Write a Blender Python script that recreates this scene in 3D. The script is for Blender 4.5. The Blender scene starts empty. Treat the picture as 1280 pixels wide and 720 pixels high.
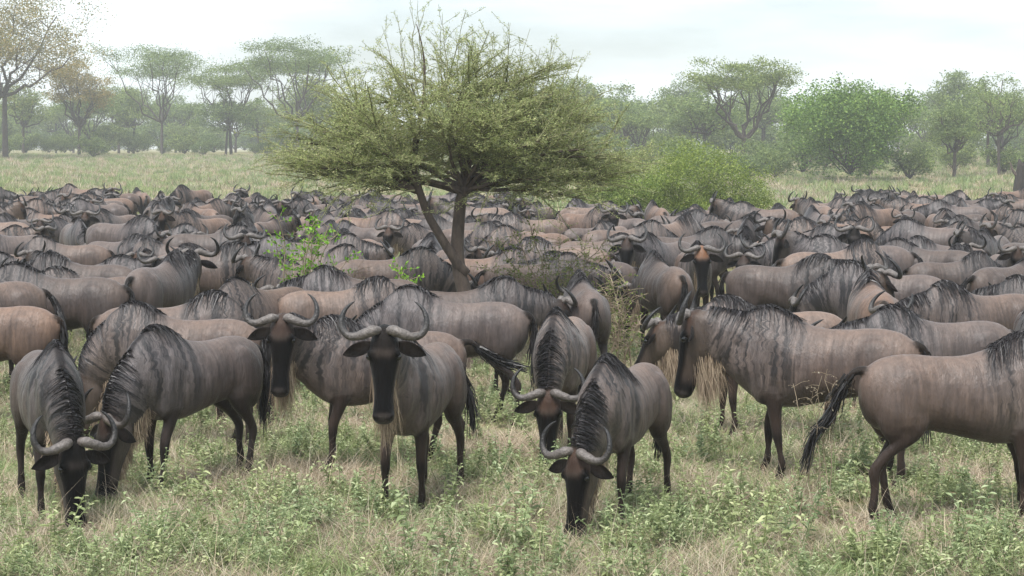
import bpy, math, random, time
import numpy as np
from mathutils import Vector, Matrix, kdtree
T0 = time.time()
sc = bpy.context.scene
COL = sc.collection
rng = np.random.default_rng(7)
random.seed(7)
R = math.radians

# ------------------------------------------------------------------ camera
CAM_H, HORIZON, F = 2.55, 185.0, 2400.0        # metres, photo row of eye level, focal length in photo pixels
PITCH = math.atan((360 - HORIZON) / F)
cam_d = bpy.data.cameras.new('camera')
cam_d.sensor_width = 36.0
cam_d.lens = F / 1280.0 * 36.0
cam_d.clip_start, cam_d.clip_end = 0.2, 20000
cam = bpy.data.objects.new('camera', cam_d)
COL.objects.link(cam)
cam.location = (0, 0, CAM_H)
cam.rotation_euler = (math.pi / 2 - PITCH, 0, 0)
sc.camera = cam

# ------------------------------------------------------------------ sky, sun, exposure
SUN_EL, SUN_AZ = R(62), R(205)                  # azimuth: compass style, 0 = +Y, clockwise
world = bpy.data.worlds.new('World')
sc.world = world
world.use_nodes = True
wn, wl = world.node_tree.nodes, world.node_tree.links
wn.clear()
wo = wn.new('ShaderNodeOutputWorld')
bg = wn.new('ShaderNodeBackground')
sky = wn.new('ShaderNodeTexSky')
sky.sky_type = 'NISHITA'
sky.sun_disc = False
sky.sun_elevation = SUN_EL
sky.sun_rotation = SUN_AZ
sky.dust_density = 2.0
tc = wn.new('ShaderNodeTexCoord')
mp = wn.new('ShaderNodeMapping')
mp.inputs['Scale'].default_value = (1.0, 1.0, 5.0)
nz = wn.new('ShaderNodeTexNoise')
nz.inputs['Scale'].default_value = 2.6
nz.inputs['Detail'].default_value = 7
nz.inputs['Roughness'].default_value = 0.55
rp = wn.new('ShaderNodeValToRGB')
rp.color_ramp.elements[0].position = 0.36
rp.color_ramp.elements[0].color = (0.30, 0.30, 0.30, 1)
rp.color_ramp.elements[1].position = 0.58
rp.color_ramp.elements[1].color = (0.97, 0.97, 0.97, 1)
mx = wn.new('ShaderNodeMix')
mx.data_type = 'RGBA'
mx.inputs['B'].default_value = (8.9, 9.8, 10.2, 1)      # bright thin overcast
wl.new(tc.outputs['Generated'], mp.inputs['Vector'])
wl.new(mp.outputs['Vector'], nz.inputs['Vector'])
wl.new(nz.outputs['Fac'], rp.inputs['Fac'])
wl.new(rp.outputs['Color'], mx.inputs['Factor'])
wl.new(sky.outputs['Color'], mx.inputs['A'])
wl.new(mx.outputs['Result'], bg.inputs['Color'])
bg.inputs['Strength'].default_value = 0.052
wl.new(bg.outputs['Background'], wo.inputs['Surface'])

sun_d = bpy.data.lights.new('sun', 'SUN')
sun_d.energy = 2.0
sun_d.angle = R(24)
sun_d.color = (1.0, 0.975, 0.95)
sun = bpy.data.objects.new('sun', sun_d)
COL.objects.link(sun)
sdir = Vector((math.sin(SUN_AZ) * math.cos(SUN_EL), math.cos(SUN_AZ) * math.cos(SUN_EL), math.sin(SUN_EL)))
sun.rotation_euler = (-sdir).to_track_quat('-Z', 'Y').to_euler()
sun.location = (0, 0, 60)

sc.view_settings.view_transform = 'Standard'
sc.view_settings.look = 'None'
sc.view_settings.gamma = 1
sc.view_settings.use_curve_mapping = False
sc.view_settings.exposure = 1.45
sc.cycles.use_denoising = True
try:
    sc.cycles.denoiser = 'OPENIMAGEDENOISE'
    sc.cycles.denoising_prefilter = 'ACCURATE'
except Exception:
    pass
sc.cycles.max_bounces = 6
sc.cycles.diffuse_bounces = 2
sc.cycles.glossy_bounces = 2
sc.cycles.transmission_bounces = 4
sc.cycles.transparent_max_bounces = 4
sc.cycles.volume_bounces = 1
sc.cycles.caustics_reflective = False
sc.cycles.caustics_refractive = False

# ------------------------------------------------------------------ helpers
def s2l(c):
    c = np.asarray(c, float) / 255.0
    return np.where(c <= 0.04045, c / 12.92, ((c + 0.055) / 1.055) ** 2.4)

def sm(a, b, x):
    t = np.clip((np.asarray(x, float) - a) / (b - a), 0, 1)
    return t * t * (3 - 2 * t)

def terrain(x, y):
    x = np.asarray(x, float); y = np.asarray(y, float)
    z = 1.8 * sm(75, 225, y)
    z = z + 0.03 * np.sin(x * 0.55 + 1.3) * np.sin(y * 0.47) * sm(6, 12, y) + 0.25 * np.sin(x * 0.031 + 2) * np.sin(y * 0.027) * sm(75, 160, y)
    return z

def at_px(px, py, k):
    """point seen at photo pixel (px, py) whose scale is k pixels per metre"""
    d = F / k
    return np.array([(px - 640.0) / k, d, CAM_H - (py - HORIZON) / k])

def mesh_obj(name, verts, faces, mat, parent=None, smooth=True, colors=None, link=True):
    me = bpy.data.meshes.new(name)
    verts = np.asarray(verts, float)
    me.from_pydata(verts.tolist() if len(verts) < 1 else verts, [], faces)
    if mat is not None:
        me.materials.append(mat)
    if smooth and len(me.polygons):
        me.polygons.foreach_set('use_smooth', np.ones(len(me.polygons), dtype=bool))
    if colors is not None:
        a = me.color_attributes.new('coat', 'FLOAT_COLOR', 'POINT')
        c4 = np.ones((len(verts), 4)); c4[:, :3] = np.asarray(colors)[:, :3]
        a.data.foreach_set('color', c4.ravel())
        if np.asarray(colors).shape[1] == 6:
            a = me.attributes.new('flow', 'FLOAT_VECTOR', 'POINT')
            a.data.foreach_set('vector', np.asarray(colors, np.float32)[:, 3:].ravel())
    ob = bpy.data.objects.new(name, me)
    if link:
        COL.objects.link(ob)
    if parent is not None:
        ob.parent = parent
    return ob

def quads_obj(name, V, mat, parent=None, smooth=False, nper=4, link=True):
    """V: (n, nper, 3) array, one face each"""
    V = np.asarray(V, np.float32)
    n = len(V)
    me = bpy.data.meshes.new(name)
    me.vertices.add(n * nper)
    me.vertices.foreach_set('co', V.reshape(-1))
    me.loops.add(n * nper)
    me.loops.foreach_set('vertex_index', np.arange(n * nper, dtype=np.int32))
    me.polygons.add(n)
    me.polygons.foreach_set('loop_start', np.arange(0, n * nper, nper, dtype=np.int32))
    me.update(calc_edges=True)
    me.materials.append(mat)
    if smooth:
        me.polygons.foreach_set('use_smooth', np.ones(n, dtype=bool))
    ob = bpy.data.objects.new(name, me)
    if link:
        COL.objects.link(ob)
    if parent is not None:
        ob.parent = parent
    return ob

def tag(o, label, cat, group=None, kind=None):
    if label: o['label'] = label
    if cat: o['category'] = cat
    if group: o['group'] = group
    if kind: o['kind'] = kind
    return o

def cr(xs, ys, x):
    """smooth (Catmull-Rom like) interpolation of ys (n,[k]) at x"""
    xs = np.asarray(xs, float); ys = np.asarray(ys, float)
    if ys.ndim == 1: ys = ys[:, None]
    x = np.asarray(x, float)
    m = np.gradient(ys, xs, axis=0)
    i = np.clip(np.searchsorted(xs, x) - 1, 0, len(xs) - 2)
    h = xs[i + 1] - xs[i]
    t = np.clip((x - xs[i]) / h, 0, 1)
    t, h = t[:, None], h[:, None]
    return ((2*t**3 - 3*t**2 + 1) * ys[i] + (t**3 - 2*t**2 + t) * h * m[i]
            + (-2*t**3 + 3*t**2) * ys[i + 1] + (t**3 - t**2) * h * m[i + 1])

class Geo:
    """collects lofts / tubes with a colour on every vertex"""
    def __init__(s): s.v, s.f, s.c, s.n = [], [], [], 0
    def loft(s, rings, cols=None, cap=True):
        rings = np.asarray(rings, float); nr, k, _ = rings.shape
        b = s.n
        s.v.append(rings.reshape(-1, 3))
        if cols is None: cols = np.zeros((nr, k, 3))
        cols = np.asarray(cols, float)
        if cols.shape[2] == 3: cols = np.concatenate([cols, np.zeros((nr, k, 3))], 2)
        s.c.append(cols.reshape(-1, 6))
        for i in range(nr - 1):
            for j in range(k):
                j2 = (j + 1) % k
                s.f.append((b + i*k + j, b + i*k + j2, b + (i+1)*k + j2, b + (i+1)*k + j))
        s.n += nr * k
        if cap:
            s.f.append(tuple(b + j for j in range(k))[::-1])
            s.f.append(tuple(b + (nr-1)*k + j for j in range(k)))
    def tube(s, pts, rad, sides=5, col=None, ref=(0, 0, 1), cap=True):
        pts = np.asarray(pts, float); n = len(pts)
        rad = np.broadcast_to(np.asarray(rad, float), (n,))
        t = np.gradient(pts, axis=0); t /= np.linalg.norm(t, axis=1)[:, None] + 1e-9
        ref = np.asarray(ref, float)
        if abs(np.dot(t.mean(0) / (np.linalg.norm(t.mean(0)) + 1e-9), ref)) > 0.9: ref = np.array([1.0, 0.2, 0])
        a = np.cross(t, ref); a /= np.linalg.norm(a, axis=1)[:, None] + 1e-9
        b = np.cross(t, a)
        th = np.arange(sides) * 2 * math.pi / sides
        rings = pts[:, None] + rad[:, None, None] * (np.cos(th)[None, :, None] * a[:, None] + np.sin(th)[None, :, None] * b[:, None])
        cols = None if col is None else np.broadcast_to(np.asarray(col, float), (n, sides, 3))
        s.loft(rings, cols, cap)
    def arrays(s): return np.concatenate(s.v), s.f, np.concatenate(s.c)

# ------------------------------------------------------------------ materials
def new_mat(name):
    m = bpy.data.materials.new(name)
    m.use_nodes = True
    return m, m.node_tree.nodes, m.node_tree.links, m.node_tree.nodes['Principled BSDF']

def noise(n, l, scale, detail=4, rough=0.55, vec=None, coord='Object', mscale=None):
    t = n.new('ShaderNodeTexNoise')
    t.inputs['Scale'].default_value = scale
    t.inputs['Detail'].default_value = detail
    t.inputs['Roughness'].default_value = rough
    if vec is None:
        c = n.new('ShaderNodeTexCoord'); vec = c.outputs[coord]
    if mscale is not None:
        m = n.new('ShaderNodeMapping'); m.inputs['Scale'].default_value = mscale
        l.new(vec, m.inputs['Vector']); vec = m.outputs['Vector']
    l.new(vec, t.inputs['Vector'])
    return t.outputs['Fac']

def ramp(n, l, fac, stops):
    r = n.new('ShaderNodeValToRGB')
    e = r.color_ramp.elements
    while len(e) < len(stops): e.new(0.5)
    for i, (p, c) in enumerate(stops):
        e[i].position = p; e[i].color = (*c, 1) if len(c) == 3 else c
    l.new(fac, r.inputs['Fac'])
    return r.outputs['Color']

def mixc(n, l, a, b, fac=0.5, mode='MIX'):
    m = n.new('ShaderNodeMix'); m.data_type = 'RGBA'; m.blend_type = mode
    for k, v in (('A', a), ('B', b), ('Factor', fac)):
        if hasattr(v, 'links') or hasattr(v, 'is_output'): l.new(v, m.inputs[k])
        elif k == 'Factor': m.inputs[k].default_value = v
        else: m.inputs[k].default_value = (*v, 1)
    return m.outputs['Result']

def g(v): return (v, v, v)

def coat_material():
    m, n, l, p = new_mat('coat')
    a = n.new('ShaderNodeVertexColor'); a.layer_name = 'coat'
    fl = n.new('ShaderNodeAttribute'); fl.attribute_name = 'flow'
    oi = n.new('ShaderNodeObjectInfo')
    sx = n.new('ShaderNodeSeparateXYZ'); l.new(fl.outputs['Vector'], sx.inputs[0])
    off = n.new('ShaderNodeMath'); off.operation = 'MULTIPLY_ADD'; off.inputs[1].default_value = 37.0; off.inputs[2].default_value = 0.0
    l.new(oi.outputs['Random'], off.inputs[0])
    tcn = n.new('ShaderNodeTexCoord')
    wob = noise(n, l, 5.0, 3, 0.6)
    def flowvec(fx, fh, wamp):
        m1 = n.new('ShaderNodeMath'); m1.operation = 'MULTIPLY_ADD'; l.new(wob, m1.inputs[0]); m1.inputs[1].default_value = wamp; l.new(sx.outputs[0], m1.inputs[2])
        m2 = n.new('ShaderNodeMath'); m2.operation = 'MULTIPLY'; l.new(m1.outputs[0], m2.inputs[0]); m2.inputs[1].default_value = fx
        m3 = n.new('ShaderNodeMath'); m3.operation = 'MULTIPLY'; l.new(sx.outputs[1], m3.inputs[0]); m3.inputs[1].default_value = fh
        cx = n.new('ShaderNodeCombineXYZ'); l.new(m2.outputs[0], cx.inputs[0]); l.new(m3.outputs[0], cx.inputs[1]); l.new(off.outputs[0], cx.inputs[2])
        return cx.outputs[0]
    stripe = noise(n, l, 1.0, 4, 0.6, vec=flowvec(21, 1.3, .045))
    hairs = noise(n, l, 1.0, 4, 0.7, vec=flowvec(80, 4.0, .05))
    blotch = noise(n, l, 4.0, 6, 0.68)
    streak = noise(n, l, 1.0, 5, 0.6, mscale=(30, 30, 5))
    col = mixc(n, l, a.outputs['Color'], ramp(n, l, streak, [(0.3, g(0.72)), (0.7, g(1.25))]), 0.8, 'MULTIPLY')
    col = mixc(n, l, col, ramp(n, l, blotch, [(0.3, (0.74, 0.74, 0.77)), (0.72, (1.28, 1.22, 1.17))]), 0.85, 'MULTIPLY')
    hm = n.new('ShaderNodeMath'); hm.operation = 'MULTIPLY'; l.new(sx.outputs[2], hm.inputs[0]); hm.inputs[1].default_value = 0.85
    col = mixc(n, l, col, ramp(n, l, hairs, [(0.3, g(0.55)), (0.5, g(1.0)), (0.7, g(1.5))]), hm.outputs[0], 'MULTIPLY')
    sheen_streak = noise(n, l, 1.0, 3, 0.6, vec=flowvec(30, 1.1, .07))
    sk = n.new('ShaderNodeMath'); sk.operation = 'MULTIPLY'; sk.use_clamp = True; l.new(sx.outputs[2], sk.inputs[0]); sk.inputs[1].default_value = 5.0
    col = mixc(n, l, col, ramp(n, l, sheen_streak, [(0.32, g(0.76)), (0.5, g(0.98)), (0.68, (1.22, 1.21, 1.20))]), sk.outputs[0], 'MULTIPLY')  # flank sheen painted into the coat colour as lighter and darker streaks
    l.new(ramp(n, l, sheen_streak, [(0.35, g(0.56)), (0.65, g(0.38))]), p.inputs['Roughness'])
    sf = n.new('ShaderNodeMath'); sf.operation = 'MULTIPLY'
    l.new(ramp(n, l, stripe, [(0.47, g(0)), (0.575, g(0.92))]), sf.inputs[0]); l.new(sx.outputs[2], sf.inputs[1])
    col = mixc(n, l, col, tuple(s2l((34, 31, 33))), sf.outputs[0])
    col = mixc(n, l, col, oi.outputs['Color'], 1.0, 'MULTIPLY')
    l.new(col, p.inputs['Base Color'])
    lum = n.new('ShaderNodeRGBToBW'); l.new(a.outputs['Color'], lum.inputs[0])
    l.new(ramp(n, l, lum.outputs[0], [(0.01, g(0.07)), (0.09, g(0.42))]), p.inputs['Specular IOR Level'])
    p.inputs['Sheen Weight'].default_value = 0.04
    p.inputs['Sheen Roughness'].default_value = 0.45
    b = n.new('ShaderNodeBump'); b.inputs['Strength'].default_value = 0.6; b.inputs['Distance'].default_value = 0.014
    fine = noise(n, l, 1.0, 4, 0.65, mscale=(60, 60, 13))
    l.new(fine, b.inputs['Height']); l.new(b.outputs['Normal'], p.inputs['Normal'])
    return m

def hair_material(name, c0, c1, rough=0.5):
    m, n, l, p = new_mat(name)
    ge = n.new('ShaderNodeNewGeometry')
    l.new(ramp(n, l, ge.outputs['Random Per Island'], [(0, s2l(c0)), (1, s2l(c1))]), p.inputs['Base Color'])
    p.inputs['Roughness'].default_value = rough
    p.inputs['Specular IOR Level'].default_value = 0.35
    return m

def horn_material():
    m, n, l, p = new_mat('horn')
    c = n.new('ShaderNodeVertexColor'); c.layer_name = 'coat'
    f = noise(n, l, 38, 6, 0.7)
    l.new(mixc(n, l, c.outputs['Color'], ramp(n, l, f, [(0.32, g(0.42)), (0.68, g(1.45))]), 0.9, 'MULTIPLY'), p.inputs['Base Color'])
    p.inputs['Roughness'].default_value = 0.5
    b = n.new('ShaderNodeBump'); b.inputs['Strength'].default_value = 0.8; b.inputs['Distance'].default_value = 0.01
    l.new(noise(n, l, 60, 3), b.inputs['Height']); l.new(b.outputs['Normal'], p.inputs['Normal'])
    return m

def leaf_material(name, stops, trans=0.3, rough=0.6, coord_noise=0.0):
    m, n, l, p = new_mat(name)
    ge = n.new('ShaderNodeNewGeometry')
    col = ramp(n, l, ge.outputs['Random Per Island'], [(q, s2l(c)) for q, c in stops])
    if coord_noise:
        f = noise(n, l, coord_noise, 3)
        col = mixc(n, l, col, ramp(n, l, f, [(0.3, g(0.68)), (0.7, g(1.35))]), 0.8, 'MULTIPLY')
    oi = n.new('ShaderNodeObjectInfo')
    col = mixc(n, l, col, ramp(n, l, oi.outputs['Random'], [(0, (0.82, 0.88, 0.9)), (1, (1.2, 1.1, 0.98))]), 0.7, 'MULTIPLY')
    l.new(col, p.inputs['Base Color'])
    p.inputs['Roughness'].default_value = rough
    p.inputs['Specular IOR Level'].default_value = 0.25
    tr = n.new('ShaderNodeBsdfTranslucent'); l.new(col, tr.inputs['Color'])
    mix = n.new('ShaderNodeMixShader'); mix.inputs[0].default_value = trans
    out = n['Material Output']
    l.new(p.outputs[0], mix.inputs[1]); l.new(tr.outputs[0], mix.inputs[2]); l.new(mix.outputs[0], out.inputs['Surface'])
    return m

def bark_material(name, c0, c1):
    m, n, l, p = new_mat(name)
    f = noise(n, l, 1.0, 6, 0.65, mscale=(14, 14, 4))
    l.new(ramp(n, l, f, [(0.3, s2l(c0)), (0.7, s2l(c1))]), p.inputs['Base Color'])
    p.inputs['Roughness'].default_value = 0.9
    b = n.new('ShaderNodeBump'); b.inputs['Strength'].default_value = 0.8; b.inputs['Distance'].default_value = 0.02
    l.new(f, b.inputs['Height']); l.new(b.outputs['Normal'], p.inputs['Normal'])
    return m

def plain(name, c, rough=0.5, spec=0.5):
    m, n, l, p = new_mat(name)
    p.inputs['Base Color'].default_value = (*s2l(c), 1)
    p.inputs['Roughness'].default_value = rough
    p.inputs['Specular IOR Level'].default_value = spec
    return m

def ground_material():
    m, n, l, p = new_mat('ground')
    big = noise(n, l, 0.35, 5, 0.6)
    mid = noise(n, l, 2.2, 6, 0.65)
    fine = noise(n, l, 30, 6, 0.7)
    c = ramp(n, l, mid, [(0.30, s2l((104, 90, 74))), (0.45, s2l((134, 120, 96))), (0.60, s2l((122, 128, 88))), (0.75, s2l((146, 140, 110)))])
    c = mixc(n, l, c, ramp(n, l, fine, [(0.3, g(0.6)), (0.7, g(1.3))]), 0.8, 'MULTIPLY')
    c = mixc(n, l, c, ramp(n, l, big, [(0.3, (0.85, 0.95, 0.8)), (0.7, (1.12, 1.05, 1.0))]), 0.8, 'MULTIPLY')
    l.new(c, p.inputs['Base Color'])
    p.inputs['Roughness'].default_value = 1.0
    p.inputs['Specular IOR Level'].default_value = 0.1
    b = n.new('ShaderNodeBump'); b.inputs['Strength'].default_value = 0.7; b.inputs['Distance'].default_value = 0.05
    l.new(fine, b.inputs['Height']); l.new(b.outputs['Normal'], p.inputs['Normal'])
    return m

M = dict(
    coat=coat_material(), horn=horn_material(),
    mane=hair_material('mane_hair', (16, 15, 17), (58, 54, 56), 0.42),
    tuft=hair_material('tail_hair', (14, 13, 14), (44, 40, 40), 0.42),
    beard=hair_material('beard_hair', (110, 92, 76), (190, 170, 146), 0.6),
    eye=plain('eye', (10, 8, 8), 0.12, 0.6),
    ground=ground_material(),
    bark=bark_material('acacia_bark', (52, 42, 38), (104, 90, 80)),
    darkbark=bark_material('dark_bark', (26, 22, 20), (60, 52, 48)),
    farbark=bark_material('far_bark', (46, 38, 35), (92, 82, 76)),
    greentwig=bark_material('green_twig', (94, 94, 68), (146, 146, 106)),
    twig=bark_material('dry_twig', (120, 104, 86), (170, 155, 132)),
    acacia=leaf_material('acacia_leaves', [(0, (112, 126, 80)), (0.5, (152, 166, 112)), (0.85, (182, 190, 138)), (1, (206, 204, 158))], 0.5, 0.6, 1.2),
    faraca=leaf_material('far_acacia_leaves', [(0, (84, 102, 60)), (0.6, (114, 132, 76)), (1, (144, 156, 98))], 0.3, 0.7, 0.4),
    rusty=leaf_material('rusty_leaves', [(0, (100, 106, 62)), (0.5, (138, 128, 76)), (1, (170, 144, 92))], 0.3, 0.7, 0.4),
    bush=leaf_material('bush_leaves', [(0, (74, 98, 44)), (0.6, (108, 138, 62)), (1, (150, 172, 88))], 0.3, 0.5, 0.5),
    scrub=leaf_material('scrub_leaves', [(0, (82, 100, 42)), (0.6, (120, 138, 62)), (1, (160, 170, 92))], 0.3, 0.6, 1.0),
    bright=leaf_material('bright_leaves', [(0, (84, 130, 26)), (0.6, (120, 172, 38)), (1, (156, 200, 62))], 0.4, 0.45),
    forb=leaf_material('weed_leaves', [(0, (116, 130, 90)), (0.5, (156, 170, 124)), (1, (198, 206, 166))], 0.4, 0.5),
    straw=leaf_material('dry_grass', [(0, (130, 114, 98)), (0.5, (168, 154, 134)), (1, (206, 194, 174))], 0.28, 0.7),
    grass=leaf_material('green_grass', [(0, (92, 110, 68)), (0.5, (126, 144, 94)), (1, (158, 170, 122))], 0.34, 0.6),
)

# ------------------------------------------------------------------ ground
def build_ground():
    ys = np.concatenate([np.linspace(-12, 8, 8), np.linspace(9, 72, 90), np.linspace(75, 240, 60), np.geomspace(250, 6000, 24)])
    V, Fc = [], []
    nx = 81
    u = np.linspace(-1, 1, nx)
    for y in ys:
        w = 26 + max(0, y) * 0.75
        x = u * w
        V.append(np.stack([x, np.full(nx, y), terrain(x, y)], 1))
    V = np.concatenate(V)
    for i in range(len(ys) - 1):
        for j in range(nx - 1):
            a = i * nx + j
            Fc.append((a, a + 1, a + nx + 1, a + nx))
    o = mesh_obj('ground', V, Fc, M['ground'])
    o['kind'] = 'structure'
    o['label'] = 'grazed savanna ground of dry soil and short grass'
build_ground()

# ------------------------------------------------------------------ wildebeest
C = {k: s2l(v) for k, v in dict(
    body=(88, 77, 72), tan=(114, 98, 88), dark=(36, 33, 34), belly=(60, 51, 46), leg=(53, 45, 41), legd=(38, 33, 30),
    face=(5, 5, 6), cheek=(82, 73, 67), fore=(56, 42, 35), neck=(95, 88, 86), hoof=(26, 23, 22), orange=(122, 84, 54), pad=(62, 58, 57)).items()}
NK = 30
TH = np.arange(NK) * 2 * math.pi / NK

def ring(c, S, U, hw, up, dn, pinch=0.0, e=0.9):
    ct, st = np.cos(TH), np.sin(TH)
    yy = hw * np.sign(st) * np.abs(st) ** e * (1 - pinch * np.clip(ct, 0, 1) ** 2)
    zz = np.where(ct > 0, up, dn) * np.sign(ct) * np.abs(ct) ** e
    return c + yy[:, None] * S + zz[:, None] * U

def rot_dir(pitch, yaw):
    return np.array([math.cos(pitch) * math.cos(yaw), math.cos(pitch) * math.sin(yaw), math.sin(pitch)])

def vnoise(x, seed=0):
    """smooth 1-D value noise, -1..1"""
    r = np.random.default_rng(seed).uniform(-1, 1, 256)
    x = np.asarray(x, float); i = np.floor(x).astype(int); f = x - i; f = f*f*(3-2*f)
    return r[i % 256] * (1 - f) + r[(i + 1) % 256] * f

POSES = {
    'graze': dict(p0=-14, ap=-62, hp=-80),
    'low': dict(p0=-8, ap=-30, hp=-62),
    'level': dict(p0=2, ap=0, hp=-58),
    'up': dict(p0=16, ap=30, hp=-64),
    'alert': dict(p0=20, ap=46, hp=-74),
}

def ribbons(paths, w0, w1):
    """paths (n,k,3): flat tapering hair ribbons -> verts, faces"""
    paths = np.asarray(paths, float); n, k, _ = paths.shape
    t = np.gradient(paths, axis=1)
    rnd = rng.normal(size=(n, 1, 3))
    s = np.cross(t, rnd); s /= np.linalg.norm(s, axis=2)[:, :, None] + 1e-9
    w = np.linspace(w0, w1, k)[None, :, None] * rng.uniform(0.7, 1.3, (n, 1, 1))
    A, B = paths + s * w, paths - s * w
    V = np.stack([A, B], 2).reshape(-1, 3)
    base = (np.arange(n) * 2 * k)[:, None] + 2 * np.arange(k - 1)[None]
    Fq = np.stack([base, base + 1, base + 3, base + 2], 2).reshape(-1, 4)
    return V, Fq.tolist()

def build_wildebeest(pose='level', yaw=0, hyaw=0, hroll=0, legs=(0.06, -0.05, -0.04, 0.08), tail='hang', voxel=0.013, hair=1.0, seed=0, fore='fore', beard=1.0, **kw):
    """returns dict part -> list of (verts, faces, colours or None, material)"""
    P = dict(POSES[pose]); P.update(kw)
    r_ = np.random.default_rng(seed + 100)
    G = Geo()
    X, Y, Z = np.eye(3)
    # --- torso
    tx = [-0.79, -0.76, -0.69, -0.58, -0.44, -0.25, -0.05, 0.12, 0.26, 0.38, 0.50, 0.59, 0.64]
    tt = [0.99, 1.05, 1.115, 1.155, 1.165, 1.150, 1.160, 1.215, 1.285, 1.300, 1.245, 1.16, 1.06]
    tb = [0.83, 0.75, 0.67, 0.645, 0.66, 0.635, 0.592, 0.555, 0.555, 0.580, 0.660, 0.75, 0.85]
    tw = [0.05, 0.10, 0.150, 0.180, 0.184, 0.190, 0.220, 0.220, 0.200, 0.178, 0.160, 0.13, 0.07]
    tp = [0.0, 0.0, 0.10, 0.15, 0.25, 0.30, 0.35, 0.48, 0.60, 0.62, 0.5, 0.4, 0.2]
    xs = np.concatenate([np.linspace(-0.79, -0.6, 12), np.linspace(-0.58, 0.64, 80)])
    prm = cr(tx, np.stack([tt, tb, tw, tp], 1), xs)
    rings, cols = [], []
    sd = seed * 13
    mix = lambda c, d, m: c + (C[d] - c) * np.clip(np.broadcast_to(m, (NK,)), 0, 1)[:, None]
    for x, (zt, zb, w, pn) in zip(xs, prm):
        zc = zb + 0.44 * (zt - zb)
        rg = ring(np.array([x, 0, zc]), Y, Z, w, zt - zc, zc - zb, pn, 0.88)
        h = (rg[:, 2] - zb) / (zt - zb)
        side = np.sign(rg[:, 1]) * 40
        c = np.broadcast_to(C['body'], (NK, 3)).copy()
        c = mix(c, 'tan', 0.6 * sm(0.55, 0.97, h) * (1 - sm(-0.1, 0.25, x)))
        c = mix(c, 'tan', 0.35 * sm(-0.5, -0.72, x) * sm(0.3, 0.7, h))
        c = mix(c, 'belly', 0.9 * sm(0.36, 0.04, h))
        c = mix(c, 'neck', sm(-0.15, 0.3, x) * 0.7)
        c = mix(c, 'dark', 0.9 * sm(0.95, 0.995, h) * sm(0.0, 0.2, x))
        msk = np.maximum(sm(-0.18, 0.25, x), .2) * sm(0.08, 0.35, h) * np.where(x < 0.05, sm(1.0, 0.85, h), 1.0) * sm(-.75, -.5, x)
        rings.append(rg); cols.append(np.column_stack([c, np.full(NK, x), h + np.sign(rg[:, 1]) * 0, msk]))
    rings = np.array(rings); cols = np.array(cols)
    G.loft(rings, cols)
    TOPX, TORS = xs, rings
    # --- muscle forms
    def blob(c, r3, col, rz=0):
        a = np.linspace(0.05, math.pi - 0.05, 10)
        cc, sn = math.cos(rz), math.sin(rz)
        Rm = np.array([[cc, 0, sn], [0, 1, 0], [-sn, 0, cc]])
        rr = []
        for t in a:
            p = np.stack([r3[0] * math.sin(t) * np.cos(TH[::3]), r3[1] * math.sin(t) * np.sin(TH[::3]), np.full(10, r3[2] * math.cos(t))], 1)
            rr.append(p @ Rm.T + np.asarray(c))
        G.loft(np.array(rr)[::-1], np.full((10, 10, 3), -1.0))
    thigh = C['body'] * 0.7 + C['leg'] * 0.3
    for sgn in (-1, 1):
        blob((0.31, sgn * 0.115, 0.86), (0.150, 0.090, 0.29), C['neck'] * 0.85, -0.15)
        blob((-0.51, sgn * 0.125, 0.83), (0.19, 0.10, 0.27), thigh, 0.25)
    # --- neck
    NS = 32
    L = 0.55
    u = np.linspace(0, 1, NS)
    e = sm(0, 0.9, u)
    pit = np.radians(P['p0'] + (P['ap'] - P['p0']) * e)
    yw = np.radians(yaw) * sm(0.05, 1, u)
    cen = [np.array([0.34, 0, 0.965])]
    dirs = [rot_dir(a, b) for a, b in zip(pit, yw)]
    for i in range(1, NS): cen.append(cen[-1] + dirs[i - 1] * L / (NS - 1))
    nk = cr([0, 0.3, 0.6, 0.85, 1.0], [[.28, .33, .165, .5], [.235, .285, .145, .55], [.19, .245, .122, .5], [.15, .215, .106, .35], [.115, .165, .092, .2]], u)
    rings, cols, FR = [], [], []
    for i in range(NS):
        S = np.cross(Z, dirs[i]); S /= np.linalg.norm(S); U = np.cross(dirs[i], S)
        up, dn, w, pn = nk[i]
        rg = ring(cen[i], S, U, w, up, dn, pn, 0.92)
        hh = (np.cos(TH) + 1) / 2
        side = np.sign(np.sin(TH)) * 37
        c = np.broadcast_to(C['neck'], (NK, 3)).copy()
        c = mix(c, 'dark', 0.9 * sm(0.90, 0.98, hh))
        c = mix(c, 'cheek', 0.55 * sm(0.65, 1, u[i]) * np.ones(NK))
        rings.append(rg); cols.append(np.column_stack([c, np.full(NK, .34 + u[i] * .55), hh, sm(0.03, 0.2, hh) * (1 - .6 * sm(.8, 1, u[i]))])); FR.append((cen[i], S, U, dirs[i], up, dn, w, pn))
    G.loft(np.array(rings), np.array(cols))
    # --- head
    hy = np.radians(yaw + hyaw); hp = np.radians(P['hp'])
    A = rot_dir(hp, hy)
    S = np.array([-math.sin(hy), math.cos(hy), 0]); N = np.cross(A, S)
    if hroll:
        a = math.radians(hroll); S, N = math.cos(a) * S + math.sin(a) * N, -math.sin(a) * S + math.cos(a) * N
    poll = cen[-1] + dirs[-1] * 0.02
    HS = 1.13
    hs = [-0.07, -0.04, 0.02, 0.09, 0.16, 0.24, 0.33, 0.42, 0.485, 0.525, 0.545]
    hd = [0.035, 0.080, 0.108, 0.112, 0.105, 0.090, 0.076, 0.070, 0.066, 0.050, 0.02]
    hv = [0.03, 0.075, 0.120, 0.142, 0.135, 0.110, 0.090, 0.078, 0.068, 0.052, 0.02]
    hw = [0.025, 0.060, 0.084, 0.094, 0.093, 0.076, 0.062, 0.060, 0.066, 0.058, 0.03]
    ss = np.linspace(-0.07, 0.545, 52)
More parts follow.
